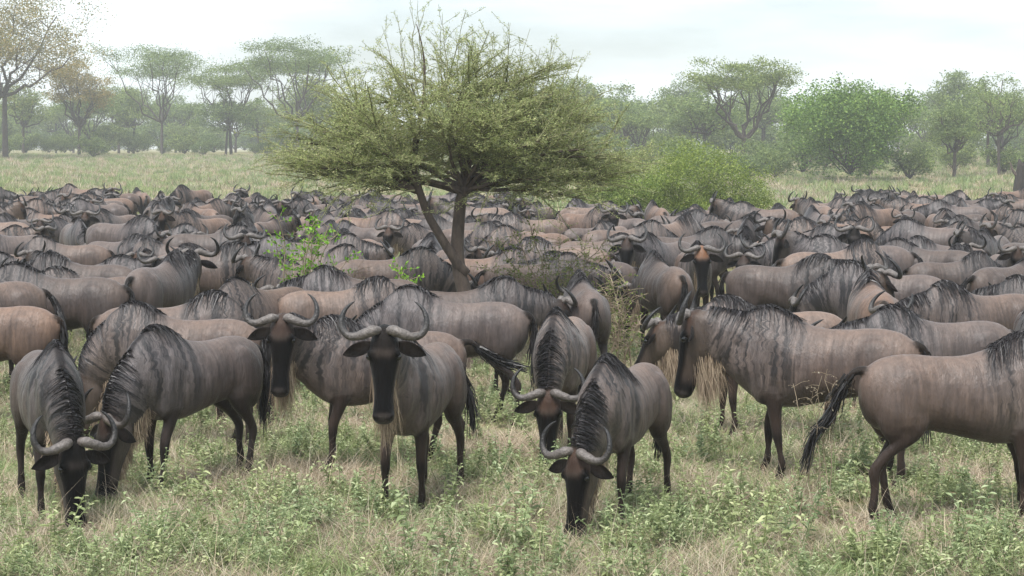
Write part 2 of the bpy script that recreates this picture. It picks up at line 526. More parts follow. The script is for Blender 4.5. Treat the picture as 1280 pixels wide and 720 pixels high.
    hq = cr(hs, np.stack([hd, hv, hw], 1), ss) * HS
    rings, cols = [], []
    for s_, (d_, v_, w_) in zip(ss, hq):
        rg = ring(poll + A * s_ * HS, S, N, w_, d_, v_, 0.12, 0.84)
        ct = np.cos(TH)
        c = np.broadcast_to(C['cheek'], (NK, 3)).copy()
        c = mix(c, 'belly', 0.5 * sm(0.2, 0.34, s_) * np.ones(NK))
        c = mix(c, fore, 0.9 * sm(-0.1, 0.5, ct) * sm(0.16, 0.08, s_))
        c = mix(c, 'face', 0.97 * sm(0.0, 0.45, ct) * sm(0.09, 0.17, s_))
        c = mix(c, 'face', 0.95 * sm(0.36, 0.46, s_) * np.ones(NK))
        c = mix(c, 'pad', 0.8 * sm(0.475, 0.50, s_) * sm(-.9, -.3, ct))
        c = mix(c, 'face', 0.9 * sm(0.05, 0.0, np.hypot(s_ - 0.15, 0.10 * (ct - 0.45))))
        rings.append(rg); cols.append(c)
    G.loft(np.array(rings), np.array(cols))
    for sgn in (-1, 1):     # nostrils, brow
        G.v, G.f, G.c
        def hb(s_, l_, n_, r, col):
            cpos = poll + (A * s_ + S * l_ + N * n_) * HS; r = r * HS
            a = np.linspace(0.1, math.pi - 0.1, 7)
            rr = np.array([[cpos + r * (math.sin(t) * (math.cos(q) * S + math.sin(q) * N) - math.cos(t) * A) for q in TH[::3]] for t in a])
            G.loft(rr, np.broadcast_to(C[col], (7, 10, 3)))
        hb(0.497, sgn * 0.044, 0.034, 0.027, 'face')
        hb(0.125, sgn * 0.070, 0.065, 0.036, 'face')
    # --- legs
    def leg(pts, rad, asp, sgn, cseq):
        pts = np.array(pts); s_ = np.concatenate([[0], np.cumsum(np.linalg.norm(np.diff(pts, axis=0), axis=1))])
        q = np.linspace(0, s_[-1], 34)
        pp = cr(s_, pts, q); rr = cr(s_, np.stack([rad, asp], 1), q)
        cc = cr(s_, np.array(cseq), q)
        rings = []
        th = TH[::3]
        for i in range(34):
            fx = rr[i, 0] * rr[i, 1]; fy = rr[i, 0]
            rings.append(np.stack([pp[i, 0] + fx * np.cos(th), pp[i, 1] + fy * np.sin(th), np.full(10, pp[i, 2])], 1))
        cl = np.clip(np.broadcast_to(cc[::-1, None], (34, 10, 3)), 0.004, 1).copy(); cl[pp[::-1, 2] > .655] = -1.0
        G.loft(np.array(rings)[::-1], cl)
    for k, sgn in enumerate((-1, 1)):
        o = legs[k]
        y = sgn * 0.125
        leg([(0.30, y, 0.86), (0.27, y, 0.70), (0.29 + 0.25*o, y, 0.56), (0.315 + 0.6*o, y, 0.40), (0.315 + 0.65*o, y, 0.35), (0.31 + 0.8*o, y, 0.22), (0.31 + 0.95*o, y, 0.115), (0.335 + o, y, 0.055), (0.345 + o, y, 0.0)],
            [0.045, 0.068, 0.050, 0.038, 0.037, 0.024, 0.031, 0.028, 0.041], [1.5, 1.25, 1.2, 1.15, 1.1, 1.1, 1.1, 1.15, 1.25], sgn,
            [C['body'], C['belly'], C['leg'], C['leg'], C['legd'], C['leg'], C['legd'], C['hoof'], C['hoof']])
        o = legs[2 + k]
        y = sgn * 0.13
        leg([(-0.50, y, 0.92), (-0.46, y, 0.76), (-0.475 + 0.2*o, y, 0.62), (-0.59 + 0.5*o, y, 0.49), (-0.645 + 0.6*o, y, 0.41), (-0.635 + 0.75*o, y, 0.25), (-0.625 + 0.95*o, y, 0.115), (-0.60 + o, y, 0.055), (-0.59 + o, y, 0.0)],
            [0.045, 0.078, 0.066, 0.041, 0.036, 0.026, 0.032, 0.029, 0.041], [1.7, 1.7, 1.45, 1.35, 1.3, 1.15, 1.1, 1.15, 1.25], sgn,
            [C['body'], C['body'], C['leg'], C['leg'], C['leg'], C['leg'], C['legd'], C['hoof'], C['hoof']])
    # --- tail dock
    base = np.array([-0.745, 0, 1.06])
    TP = {'hang': [(0, 0, 0), (-.075, 0, -.04), (-.105, 0, -.16), (-.10, .01, -.32), (-.10, .02, -.52), (-.10, .02, -.74)],
          'side': [(0, 0, 0), (-.08, .01, -.03), (-.13, .06, -.14), (-.15, .12, -.30), (-.15, .16, -.48), (-.14, .17, -.68)],
          'flick': [(0, 0, 0), (-.09, 0, .0), (-.18, .02, -.07), (-.30, .04, -.15), (-.43, .06, -.19), (-.56, .10, -.23)],
          'swing': [(0, 0, 0), (-.09, 0, -.02), (-.17, 0, -.14), (-.24, .0, -.30), (-.36, .0, -.46), (-.43, 0, -.70)]}[tail]
    tp_ = base + np.array(TP)
    tq = cr(np.linspace(0, 1, 6), tp_, np.linspace(0, 1, 26))
    G.tube(tq[:15], np.linspace(0.034, 0.015, 15), 8, C['legd'])
    # --- one continuous skin
    V, Fc, Cc = G.arrays()
    me = bpy.data.meshes.new('tmp'); me.from_pydata(V, [], Fc)
    ob = bpy.data.objects.new('tmp', me); COL.objects.link(ob)
    md = ob.modifiers.new('r', 'REMESH'); md.mode = 'VOXEL'; md.voxel_size = voxel
    dg = bpy.context.evaluated_depsgraph_get()
    em = ob.evaluated_get(dg).to_mesh()
    nv = len(em.vertices)
    co = np.empty(nv * 3, np.float32); em.vertices.foreach_get('co', co); co = co.reshape(-1, 3).astype(float)
    npoly = len(em.polygons)
    lt = np.empty(npoly, np.int32); em.polygons.foreach_get('loop_total', lt)
    li = np.empty(lt.sum(), np.int32); em.loops.foreach_get('vertex_index', li)
    ed = np.empty(len(em.edges) * 2, np.int32); em.edges.foreach_get('vertices', ed); ed = ed.reshape(-1, 2)
    ob.evaluated_get(dg).to_mesh_clear()
    bpy.data.objects.remove(ob); bpy.data.meshes.remove(me)
    deg = np.bincount(ed.ravel(), minlength=nv)[:, None] + 1e-9
    def lap(q):
        acc = np.zeros_like(q)
        for k in range(q.shape[1]):
            acc[:, k] = np.bincount(ed[:, 0], q[ed[:, 1], k], nv) + np.bincount(ed[:, 1], q[ed[:, 0], k], nv)
        return acc / deg
    its = int(round(5 * 0.013 / voxel)) + 1
    for _ in range(its):                     # Taubin: smooth without shrinking
        co += 0.6 * (lap(co) - co); co += -0.5 * (lap(co) - co)
    for _ in range(2): co += 0.4 * (lap(co) - co)
    if voxel < .018:                         # uneven flesh
        sdv = seed * 3.1
        d1 = np.sin(co[:, 0] * 23 + 2 * np.sin(co[:, 2] * 9 + sdv)) * np.sin(co[:, 2] * 11 + 1.5 * np.sin(co[:, 0] * 7 + sdv))
        d2 = np.sin(co[:, 0] * 62 + 3 * np.sin(co[:, 2] * 6 + sdv)) * sm(.5, .8, co[:, 2]) * sm(-.5, -.1, co[:, 0])
        co[:, 1] += np.sign(co[:, 1]) * np.minimum(1, np.abs(co[:, 1]) / .12) * (d1 * .005 + d2 * .0022) * sm(.45, .7, co[:, 2]) * (co[:, 0] < .62)
    keep = np.nonzero(Cc[:, 0] >= 0)[0]
    kd = kdtree.KDTree(len(keep))
    for i in keep: kd.insert(V[i], i)
    kd.balance()
    cc = np.empty((nv, 6))
    for i, v in enumerate(co):
        acc = 0; wsum = 0
        for _, j, d in kd.find_n(v, 3):
            w = 1 / (d + 0.004) ** 2; acc = acc + Cc[j] * w; wsum += w
        cc[i] = acc / wsum
    cc += 0.15 * (lap(cc) - cc)
    st = np.concatenate([[0], np.cumsum(lt)[:-1]])
    faces = [tuple(li[a:a + b]) for a, b in zip(st.tolist(), lt.tolist())]
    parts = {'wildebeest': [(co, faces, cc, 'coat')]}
    # --- horns
    hsx = 1.06
    parts['horn'] = []
    hp_ = np.array([(0.034, -0.012, -0.02), (0.058, -0.012, 0.022), (0.110, 0.008, 0.030), (0.18, 0.030, 0.022), (0.238, 0.018, 0.012), (0.272, -0.030, 0.008), (0.276, -0.092, 0.006), (0.255, -0.150, 0.0), (0.222, -0.190, -0.008), (0.195, -0.208, -0.012)])
    hr = np.array([0.036, 0.046, 0.045, 0.037, 0.032, 0.029, 0.024, 0.018, 0.011, 0.003])
    q = np.linspace(0, 9, 26)
    hc = cr(np.arange(10), hp_, q); hrr = cr(np.arange(10), hr, q)[:, 0] * (1 + 0.06 * np.sin(np.arange(26) * 2.1) * (q < 4.5))
    hb0 = poll - A * 0.005 + N * 0.088 * HS
    for sgn in (-1, 1):
        pts = hb0 + (hc[:, :1] * sgn * S + hc[:, 1:2] * A + hc[:, 2:] * N) * hsx
        gg = Geo(); gg.tube(pts, hrr * hsx * 0.76, 9, None, ref=N)
        v, f, c = gg.arrays()
        t = np.repeat(q / 9, 9)[:, None]
        c = s2l((98, 91, 87)) * (1 - sm(0.15, 0.7, t)) + s2l((24, 22, 23)) * sm(0.15, 0.7, t)
        parts['horn'].append((v, f, c, 'horn'))
    # --- ears
    parts['ear'] = []
    for sgn in (-1, 1):
        e0 = poll + (A * 0.06 + S * sgn * 0.078 + N * 0.03) * HS
        ax = S * sgn * 0.9 + A * 0.30 - N * 0.15; ax /= np.linalg.norm(ax)
        wd = np.cross(ax, N); wd /= np.linalg.norm(wd); nn = np.cross(wd, ax)
        if np.dot(nn, N) < 0: nn = -nn
        rr, cl = [], []
        for t in np.linspace(0, 1, 9):
            w = 0.048 * math.sin(math.pi * min(1, t * 0.86 + 0.14)) ** 0.8 + 0.002
            th = np.linspace(0, 2 * math.pi, 12, endpoint=False)
            cup = 0.028 * math.sin(math.pi * t)
            p = e0 + ax * 0.215 * t + np.cos(th)[:, None] * w * wd + ((np.cos(th) ** 2 - 0.7)[:, None] * cup + 0.006 * np.sin(th)[:, None]) * nn
            rr.append(p); inner = (np.sin(th) > 0.1)[:, None]
            cl.append(np.where(inner, C['legd'], C['dark']) * (1 - 0.5 * t))
        gg = Geo(); gg.loft(np.array(rr), np.array(cl)); v, f, c = gg.arrays()
        parts['ear'].append((v, f, c, 'coat'))
    # --- eyes
    parts['eye'] = []
    for sgn in (-1, 1):
        cpos = poll + (A * 0.140 + S * sgn * 0.086 + N * 0.060) * HS
        gg = Geo(); a = np.linspace(0.1, math.pi - 0.1, 6)
        gg.loft(np.array([[cpos + 0.026 * (math.sin(t) * (math.cos(q) * S + math.sin(q) * N) - math.cos(t) * A) for q in TH[::3]] for t in a]))
        v, f, c = gg.arrays(); parts['eye'].append((v, f, None, 'eye'))
    # --- mane: follows the crest and drapes over the neck
    nm = int(1500 * hair)
    flop = 1 if seed % 2 else -1
    paths = np.empty((nm, 6, 3))
    for i in range(nm):
        uu = r_.uniform(0, 1.0)
        sgn = flop if r_.random() < 0.82 else -flop
        th_max = r_.uniform(0.7, 1.9) if r_.random() < .7 else r_.uniform(.2, .6); back = r_.uniform(0.0, 0.11); lift = r_.uniform(0.0, 0.009)
        th = np.linspace(r_.uniform(0, 0.12), th_max, 6) * sgn
        if uu < 0.32:      # withers
            x = 0.12 + (uu / 0.32) * 0.36
            th *= 0.6
            k_ = np.searchsorted(TOPX, x - back * np.linspace(0, 1, 6)).clip(0, len(TOPX) - 1)
            pr = prm[k_]
            zc = pr[:, 1] + 0.44 * (pr[:, 0] - pr[:, 1])
            off = 1.02 + lift / 0.3
            py = pr[:, 2] * np.sign(np.sin(th)) * np.abs(np.sin(th)) ** .88 * (1 - pr[:, 3] * np.cos(th) ** 2) * off
            pz = zc + (pr[:, 0] - zc) * np.cos(th) ** .88 * off
            paths[i] = np.stack([x - back * np.linspace(0, 1, 6), py, pz], 1)
        else:
            v_ = 0.06 + (uu - 0.32) / 0.68 * 0.94
            k_ = int(v_ * (NS - 1)); c0, S0, U0, D0, up, dn, w, pn = FR[k_]
            off = 1.03 + lift / 0.15
            py = w * np.sign(np.sin(th)) * np.abs(np.sin(th)) ** .92 * (1 - pn * np.cos(th) ** 2) * off
            pz = up * np.cos(th) ** .92 * off
            fall = np.linspace(0, 1, 6) ** 2 * back * 0.8
            pp = c0 + py[:, None] * S0 + pz[:, None] * U0 + D0 * (v_ * (NS - 1) - k_) * L / (NS - 1)
            pp[:, 2] -= fall * 0.7
            pp -= D0 * (np.linspace(0, 1, 6) * back * 0.4)[:, None]
            paths[i] = pp
        paths[i] += r_.normal(0, 0.0055, (6, 3)) * np.linspace(0.2, 1, 6)[:, None]
    parts['mane'] = [(*ribbons(paths, 0.0036 / hair ** .5, 0.0008), None, 'mane')]
    # --- beard: pale hair under jaw and throat, hanging
    nb = int(1700 * hair ** 1.5)
    paths = np.empty((nb, 5, 3))
    throat = np.array([-0.02, 0, 0])
    for i in range(nb):
        if r_.random() < 0.5:
            s_ = r_.uniform(0.04, 0.32); k_ = int(np.searchsorted(ss, s_)); l_ = r_.uniform(-0.7, 0.7)
            p0 = poll + A * s_ * HS - N * hq[k_, 1] * 0.88 * math.sqrt(1 - l_ * l_ * 0.6) + S * l_ * hq[k_, 2] * 0.85
            ln = r_.uniform(0.10, 0.24) * (1.15 - s_ * 1.6)
        else:
            v_ = 1 - 0.5 * r_.random() ** 1.4; k_ = int(v_ * (NS - 1)); c0, S0, U0, D0, up, dn, w, pn = FR[k_]; l_ = r_.uniform(-0.9, 0.9)
            p0 = c0 - U0 * dn * 0.94 * math.sqrt(1 - .5 * l_ * l_) + S0 * w * l_ * 0.8
            ln = r_.uniform(0.08, 0.27) * (0.35 + 0.65 * sm(0.5, 0.85, v_))
        ln *= 1.45 * beard * (.62 if pose == 'graze' else 1.0)
        dirn = np.array([r_.normal(0, .09), r_.normal(0, .09), -1.0]) - 0.12 * N - S * np.dot(p0 - poll, S) * 1.6
        q5 = np.linspace(0, 1, 5)[:, None]
        paths[i] = p0 + q5 * dirn * ln + r_.normal(0, 0.012, (5, 3)) * q5 + r_.normal(0, .02, 3) * q5 ** 2
        paths[i][:, 2] = np.maximum(paths[i][:, 2], 0.02)
    parts['beard'] = [(*ribbons(paths, 0.0030 / hair ** .6, 0.0004), None, 'beard')]
    # --- tail tuft
    nt = int(260 * hair)
    paths = np.empty((nt, 6, 3))
    for i in range(nt):
        a = r_.uniform(5, 18); ln = r_.uniform(5, 8)
        idx = np.clip(np.linspace(a, min(25, a + ln), 6), 0, 25)
        pp = np.stack([np.interp(idx, np.arange(26), tq[:, k]) for k in range(3)], 1)
        wv = r_.normal(0, 0.016, 3)
        paths[i] = pp + wv * np.linspace(0.6, 1.5, 6)[:, None] + r_.normal(0, 0.004, (6, 3))
    parts['tail_tuft'] = [(*ribbons(paths, 0.007 / hair ** .4, 0.002), None, 'tuft')]
    return parts

def link_animal(parts, keep=None):
    root = None
    for name, items in parts.items():
        if keep and name not in keep: continue
        for v, f, c, m in items:
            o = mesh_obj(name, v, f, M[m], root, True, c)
            if root is None: root = o
            if name in ('mane', 'beard', 'tail_tuft'): o['kind'] = 'stuff'
    return root

def copy_animal(root):
    r = root.copy(); COL.objects.link(r)
    for ch in root.children:
        c = ch.copy(); COL.objects.link(c); c.parent = r
    return r

TINT = {'grey': (.88, .90, .95), 'brown': (1.0, .94, .90), 'dark': (.66, .65, .66), 'pale': (1.32, 1.24, 1.16), 'tan': (1.25, 1.08, .94)}
TINT_WORD = {'grey': 'grey', 'brown': 'brown', 'dark': 'dark brown', 'pale': 'pale grey', 'tan': 'tan'}
def tint(o, t):
    c = tuple(.87 * v for v in TINT[t]) + (1,)
    o.color = c
    for ch in o.children: ch.color = c
def place(o, px, k, head, s):
    x, y = (px - 640.0) / k, F / k
    o.location = (x, y, float(terrain(x, y)))
    o.rotation_euler = (0, 0, R(head))
    o.scale = (s, s, s)
    return x, y
occupied = []            # circles (x, y, r) on the ground
def occupy(x, y, head, s, pose):
    c, s_ = math.cos(R(head)), math.sin(R(head))
    for q, r in ((-0.52, .26), (-0.1, .30), (0.32, .27), (0.85 if pose != 'graze' else 0.8, .17)):
        occupied.append((x + c * q * s, y + s_ * q * s, r * s))
def free(x, y, head, s, pose, slack=1.0):
    c, s_ = math.cos(R(head)), math.sin(R(head))
    for q, r in ((-0.52, .26), (-0.1, .30), (0.32, .27), (0.82, .17)):
        ax, ay = x + c * q * s, y + s_ * q * s
        for bx, by, br in occupied:
            if (ax - bx) ** 2 + (ay - by) ** 2 < ((r * s + br) * slack) ** 2: return False
    return True

# front animals: photo column of the body's middle, pixels per metre, heading (0 right, 90 away, 180 left, -90 to camera), size, pose
HERO = [
  (58, 181, -68, .95, dict(pose='graze', yaw=8, hyaw=4, legs=(.05, -.12, .0, .1), seed=1, fore='face'), 'dark striped wildebeest grazing head-down with black mane hanging and muzzle in the weeds'),
  (232, 167, -126, .95, dict(pose='graze', yaw=-6, legs=(-.02, .10, -.1, .08), seed=2), 'grey-brown wildebeest grazing beside the dark maned one, its horn tips crossing that one'),
  (214, 148, 176, .96, dict(pose='graze', legs=(.0, .1, .1, -.08), seed=4), 'brown-backed wildebeest grazing close behind the grey-brown grazing wildebeest'),
  (466, 160, -166, .94, dict(pose='alert', yaw=42, hyaw=30, legs=(.02, .08, .12, -.10), tail='flick', seed=3, p0=20, ap=44, beard=1.6), 'wildebeest with tan beard staring, body side-on, behind the other staring one'),
  (520, 177, -105, .97, dict(pose='alert', yaw=6, hyaw=8, legs=(.06, -.04, .06, -.06), tail='side', seed=6, p0=26, ap=52, beard=1.6, fore='face'), 'wildebeest standing square and staring ahead, tan beard, black face, wide horns'),
  (556, 137, 174, .97, dict(pose='low', yaw=10, legs=(.0, .1, .14, -.08), seed=8), 'grey wildebeest seen from its rump side behind the two staring wildebeests'),
  (590, 124, 6, .95, dict(pose='level', yaw=10, hyaw=10, seed=9), 'dark maned wildebeest with head raised, over the grey rump by the tree'),
  (778, 184, -113, .90, dict(pose='graze', yaw=-10, hyaw=-4, legs=(.02, .05, .10, -.10), seed=5, fore='fore'), 'wildebeest grazing face-on with brown forehead, black muzzle and upcurved horns'),
  (704, 153, -101, .95, dict(pose='graze', yaw=4, legs=(.0, .06, .0, .0), seed=10), 'pale-shouldered wildebeest grazing right behind the face-on brown-foreheaded grazer'),
  (730, 120, 96, .96, dict(pose='level', yaw=-14, hyaw=-20, seed=11), 'grey wildebeest seen straight from behind, pale rump and dark tail'),
  (1018, 165, 160, 1.02, dict(pose='up', yaw=4, hyaw=2, legs=(.06, -.12, .08, -.06), seed=12, p0=18, ap=27, hp=-77, beard=1.35), 'big wildebeest bull standing in profile with long pale beard'),
  (1222, 186, 4, 1.0, dict(pose='level', legs=(.0, .08, -.10, .08), tail='swing', seed=14), 'smooth brown wildebeest with black tail swung far out behind, only its hindquarters whole'),
  (955, 143, 178, .95, dict(pose='level', yaw=-14, hyaw=-10, seed=15), 'light-backed wildebeest hidden behind the big bearded bull'),
  (1163, 150, -172, .95, dict(pose='level', yaw=-22, hyaw=-24, seed=16, hp=-50), 'wildebeest with thick curved horns turned away and black mane over grey body'),
  (1218, 128, -162, .97, dict(pose='level', yaw=8, seed=17), 'wildebeest facing out of the herd behind the one with thick curved horns'),
  (828, 103, 104, 1.0, dict(pose='low', yaw=12, legs=(.0, .08, .08, -.1), tail='hang', seed=18), 'stout wildebeest walking away, round rump and legs showing in a gap'),
  (868, 92, -88, 1.0, dict(pose='up', yaw=-4, hyaw=2, seed=20, fore='orange', hp=-70), 'wildebeest with orange forehead and black face looking out of the herd'),
  (990, 106, -22, 1.0, dict(pose='up', yaw=-8, hyaw=-14, seed=22, ap=14), 'dark maned wildebeest with pale beard in front of the packed herd, head turned'),
]
# more front animals from the shared shapes below
EXTRA = [
  (60, 120, 178, 1.04, 'graze', 'large dark brown wildebeest grazing behind the front grazers'),
  (-30, 136, 174, .97, 'graze', 'tan-rumped wildebeest beside the dark striped grazer, only its rump showing'),
  (222, 137, 2, .96, 'graze', 'long-backed brown wildebeest with black tail grazing among front grazers'),
  (262, 96, 8, 1.0, 'low', 'brown wildebeest seen side-on with dark shoulder and lowered neck'),
  (322, 122, -128, .95, 'graze', 'wildebeest with pointed mane crest grazing behind the staring pair'),
  (434, 121, 10, .93, 'graze', 'pale grey wildebeest grazing below the acacia branches'),
  (492, 99, 6, 1.0, 'low', 'smooth brown wildebeest standing beside the acacia trunk'),
  (612, 94, 4, .95, 'graze', 'tan wildebeest partly hidden behind the acacia trunk'),
  (402, 92, 2, .95, 'graze', 'brown wildebeest behind the bright green leafy shrub'),
  (1300, 140, -104, .98, 'low', 'dark-necked wildebeest behind the one with the swung-out black tail'),
  (95, 104, 170, .97, 'level', 'wildebeest with rounded brown back beyond the large dark brown grazer'),
  (1100, 112, 160, .98, 'low', 'grey wildebeest half hidden beyond the thick-horned wildebeest'),
]

for px, k, h, s, kw, lab in HERO:
    near = k > 140
    pr = build_wildebeest(voxel=0.0132 if near else 0.017, hair=1.0 if near else 0.6, **kw)
    o = link_animal(pr)
    x, y = place(o, px, k, h, s)
    occupy(x, y, h, s, kw['pose'])
    tint(o, next((t for t, w in (('dark', 'dark'), ('pale', 'pale'), ('pale', 'light'), ('grey', 'grey'), ('tan', 'tan-'), ('brown', '')) if w in lab.split(' wildebeest')[0]), 'brown'))
    tag(o, lab, 'wildebeest', 'wildebeests standing at the front of the herd')
print('heroes', time.time() - T0)

PROTO = []
for i, (pose, yaw, hyaw) in enumerate([('graze', 0, 0), ('graze', 18, 8), ('graze', -20, -6), ('low', 12, 5), ('low', -24, -10), ('level', 0, 0),
                                       ('level', 26, 20), ('level', -28, -24), ('up', 10, 14), ('up', -34, -30), ('alert', 0, 8)]):
    pr = build_wildebeest(pose=pose, yaw=yaw, hyaw=hyaw, legs=tuple(rng.uniform(-.1, .12, 4)), tail=['hang', 'side', 'swing'][i % 3],
                          voxel=0.020, hair=0.3, seed=30 + i * 3, fore='face' if i % 2 else 'fore')
    o = link_animal(pr, keep=('wildebeest', 'horn', 'mane', 'beard', 'tail_tuft', 'ear'))
    PROTO.append([pose, o, False])
print('protos', time.time() - T0)

def herd_member(pidx):
    pose, o, used = PROTO[pidx]
    if not used:
        PROTO[pidx][2] = True
        return o
    return copy_animal(o)

for px, k, h, s, pose, lab in EXTRA:
    c = [i for i, p in enumerate(PROTO) if p[0] == pose]
    o = herd_member(c[len(lab) % len(c)])
    x, y = place(o, px, k, h, s)
    occupy(x, y, h, s, pose)
    tint(o, next(t for t, w in (('dark', 'dark'), ('pale', 'pale'), ('grey', 'grey'), ('tan', 'tan'), ('brown', '')) if w in lab.split(' wildebeest')[0]))
    tag(o, lab, 'wildebeest', 'wildebeests standing at the front of the herd')

TREE_K, TREE_X = 108.0, (578 - 640) / 108.0
occupied.append((TREE_X, F / TREE_K, 0.45))
occupied.append(((690 - 640) / 106.0, F / 104.0, 0.8))       # tangled shrub
occupied.append(((372 - 640) / 108.0, F / 112.0, 0.35))      # bright green shrub
occupied.append(((800 - 640) / 110.0, F / 120.0, 0.5))       # gap with weeds
POSE_TXT = {'graze': 'grazing', 'low': 'head lowered', 'level': 'head level', 'up': 'head raised', 'alert': 'alert'}
def turn_txt(h):
    h = (h + 180) % 360 - 180
    if -135 < h < -45: return 'facing front'
    if 45 < h < 135: return 'facing away'
    return 'side-on'
def far_limit(px):
    if px < 640: return 60
    if px < 770: return np.interp(px, [640, 770], [56, 46])
    if px < 985: return 47
    return np.interp(px, [985, 1080, 1180, 1290], [52, 64, 60, 60])
hr_ = random.Random(11)
count = 0
tries = 0
while tries < 60000 and count < 262:
    tries += 1
    y = math.sqrt(hr_.uniform(19.0 ** 2, 64.0 ** 2))
    x = hr_.uniform(-0.285, 0.285) * y
    k = F / y; px = 640 + x * k
    if y > far_limit(px) + hr_.uniform(-2, 1): continue
    if y < 21.5 and 560 < px < 900: continue
    if y < 24.6 and 755 < px < 950: continue
    q = hr_.random()
    h = (hr_.gauss(180, 32) if q < .32 else hr_.gauss(0, 32) if q < .56 else hr_.gauss(-90, 45) if q < .84 else hr_.gauss(90, 36))
    s = hr_.uniform(.86, 1.08)
    w = [.8, .8, .8, 1., 1., 1.5, 1.6, 1.6, 1.8, 1.8, 1.3]
    pi_ = hr_.choices(range(len(PROTO)), w)[0]
    pose = PROTO[pi_][0]
    if not free(x, y, h, s, pose, 0.94): continue
    o = herd_member(pi_)
    place(o, px, k, h, s)
    o.scale = (s * hr_.uniform(.95, 1.05), s * hr_.uniform(.88, 1.10), s * hr_.uniform(.95, 1.04))
    occupy(x, y, h, s, pose)
    tn = hr_.choices(list(TINT), [1.1, 1.6, 1.0, .8, .8])[0]
    tint(o, tn)
    rank = 'mid-herd' if y < 30 else 'deep in the herd' if y < 42 else 'far back' if y < 52 else 'in the rear rank'
    spot = ('toward the rusty acacia' if px < 130 else 'toward the umbrella acacias' if px < 300 else 'beyond the bright green shrub' if px < 460 else 'beyond the acacia trunk' if px < 660
            else 'near the tangled shrub' if px < 780 and y < 32 else 'before the leafy thicket' if px < 985 else 'toward the large green bush' if px < 1150 else 'toward the dead trunk')
    tag(o, f'{TINT_WORD[tn]} wildebeest {turn_txt(h)}, {POSE_TXT[pose]}, {rank} {spot}', 'wildebeest', 'wildebeests massed in the herd')
    count += 1
for p in PROTO:
    if not p[2]: bpy.data.objects.remove(p[1])
print('herd', count, tries, time.time() - T0)

# ------------------------------------------------------------------ leaf sprays
def leaf_quads(P, D, length, width, r, fold=0.0):
    """P (n,3) bases, D (n,3) directions -> (n,4,3) diamond leaves"""
    n = len(P)
    D = D / (np.linalg.norm(D, axis=1)[:, None] + 1e-9)
    S = np.cross(D, r.normal(size=(n, 3))); S /= np.linalg.norm(S, axis=1)[:, None] + 1e-9
    ln = np.broadcast_to(length, (n,))[:, None]; wd = np.broadcast_to(width, (n,))[:, None]
    mid = P + D * ln * 0.5
    return np.stack([P, mid + S * wd * 0.5, P + D * ln, mid - S * wd * 0.5], 1)

def bez(p0, p1, p2, n):
    t = np.linspace(0, 1, n)[:, None]
    return (1 - t) ** 2 * p0 + 2 * t * (1 - t) * p1 + t * t * p2

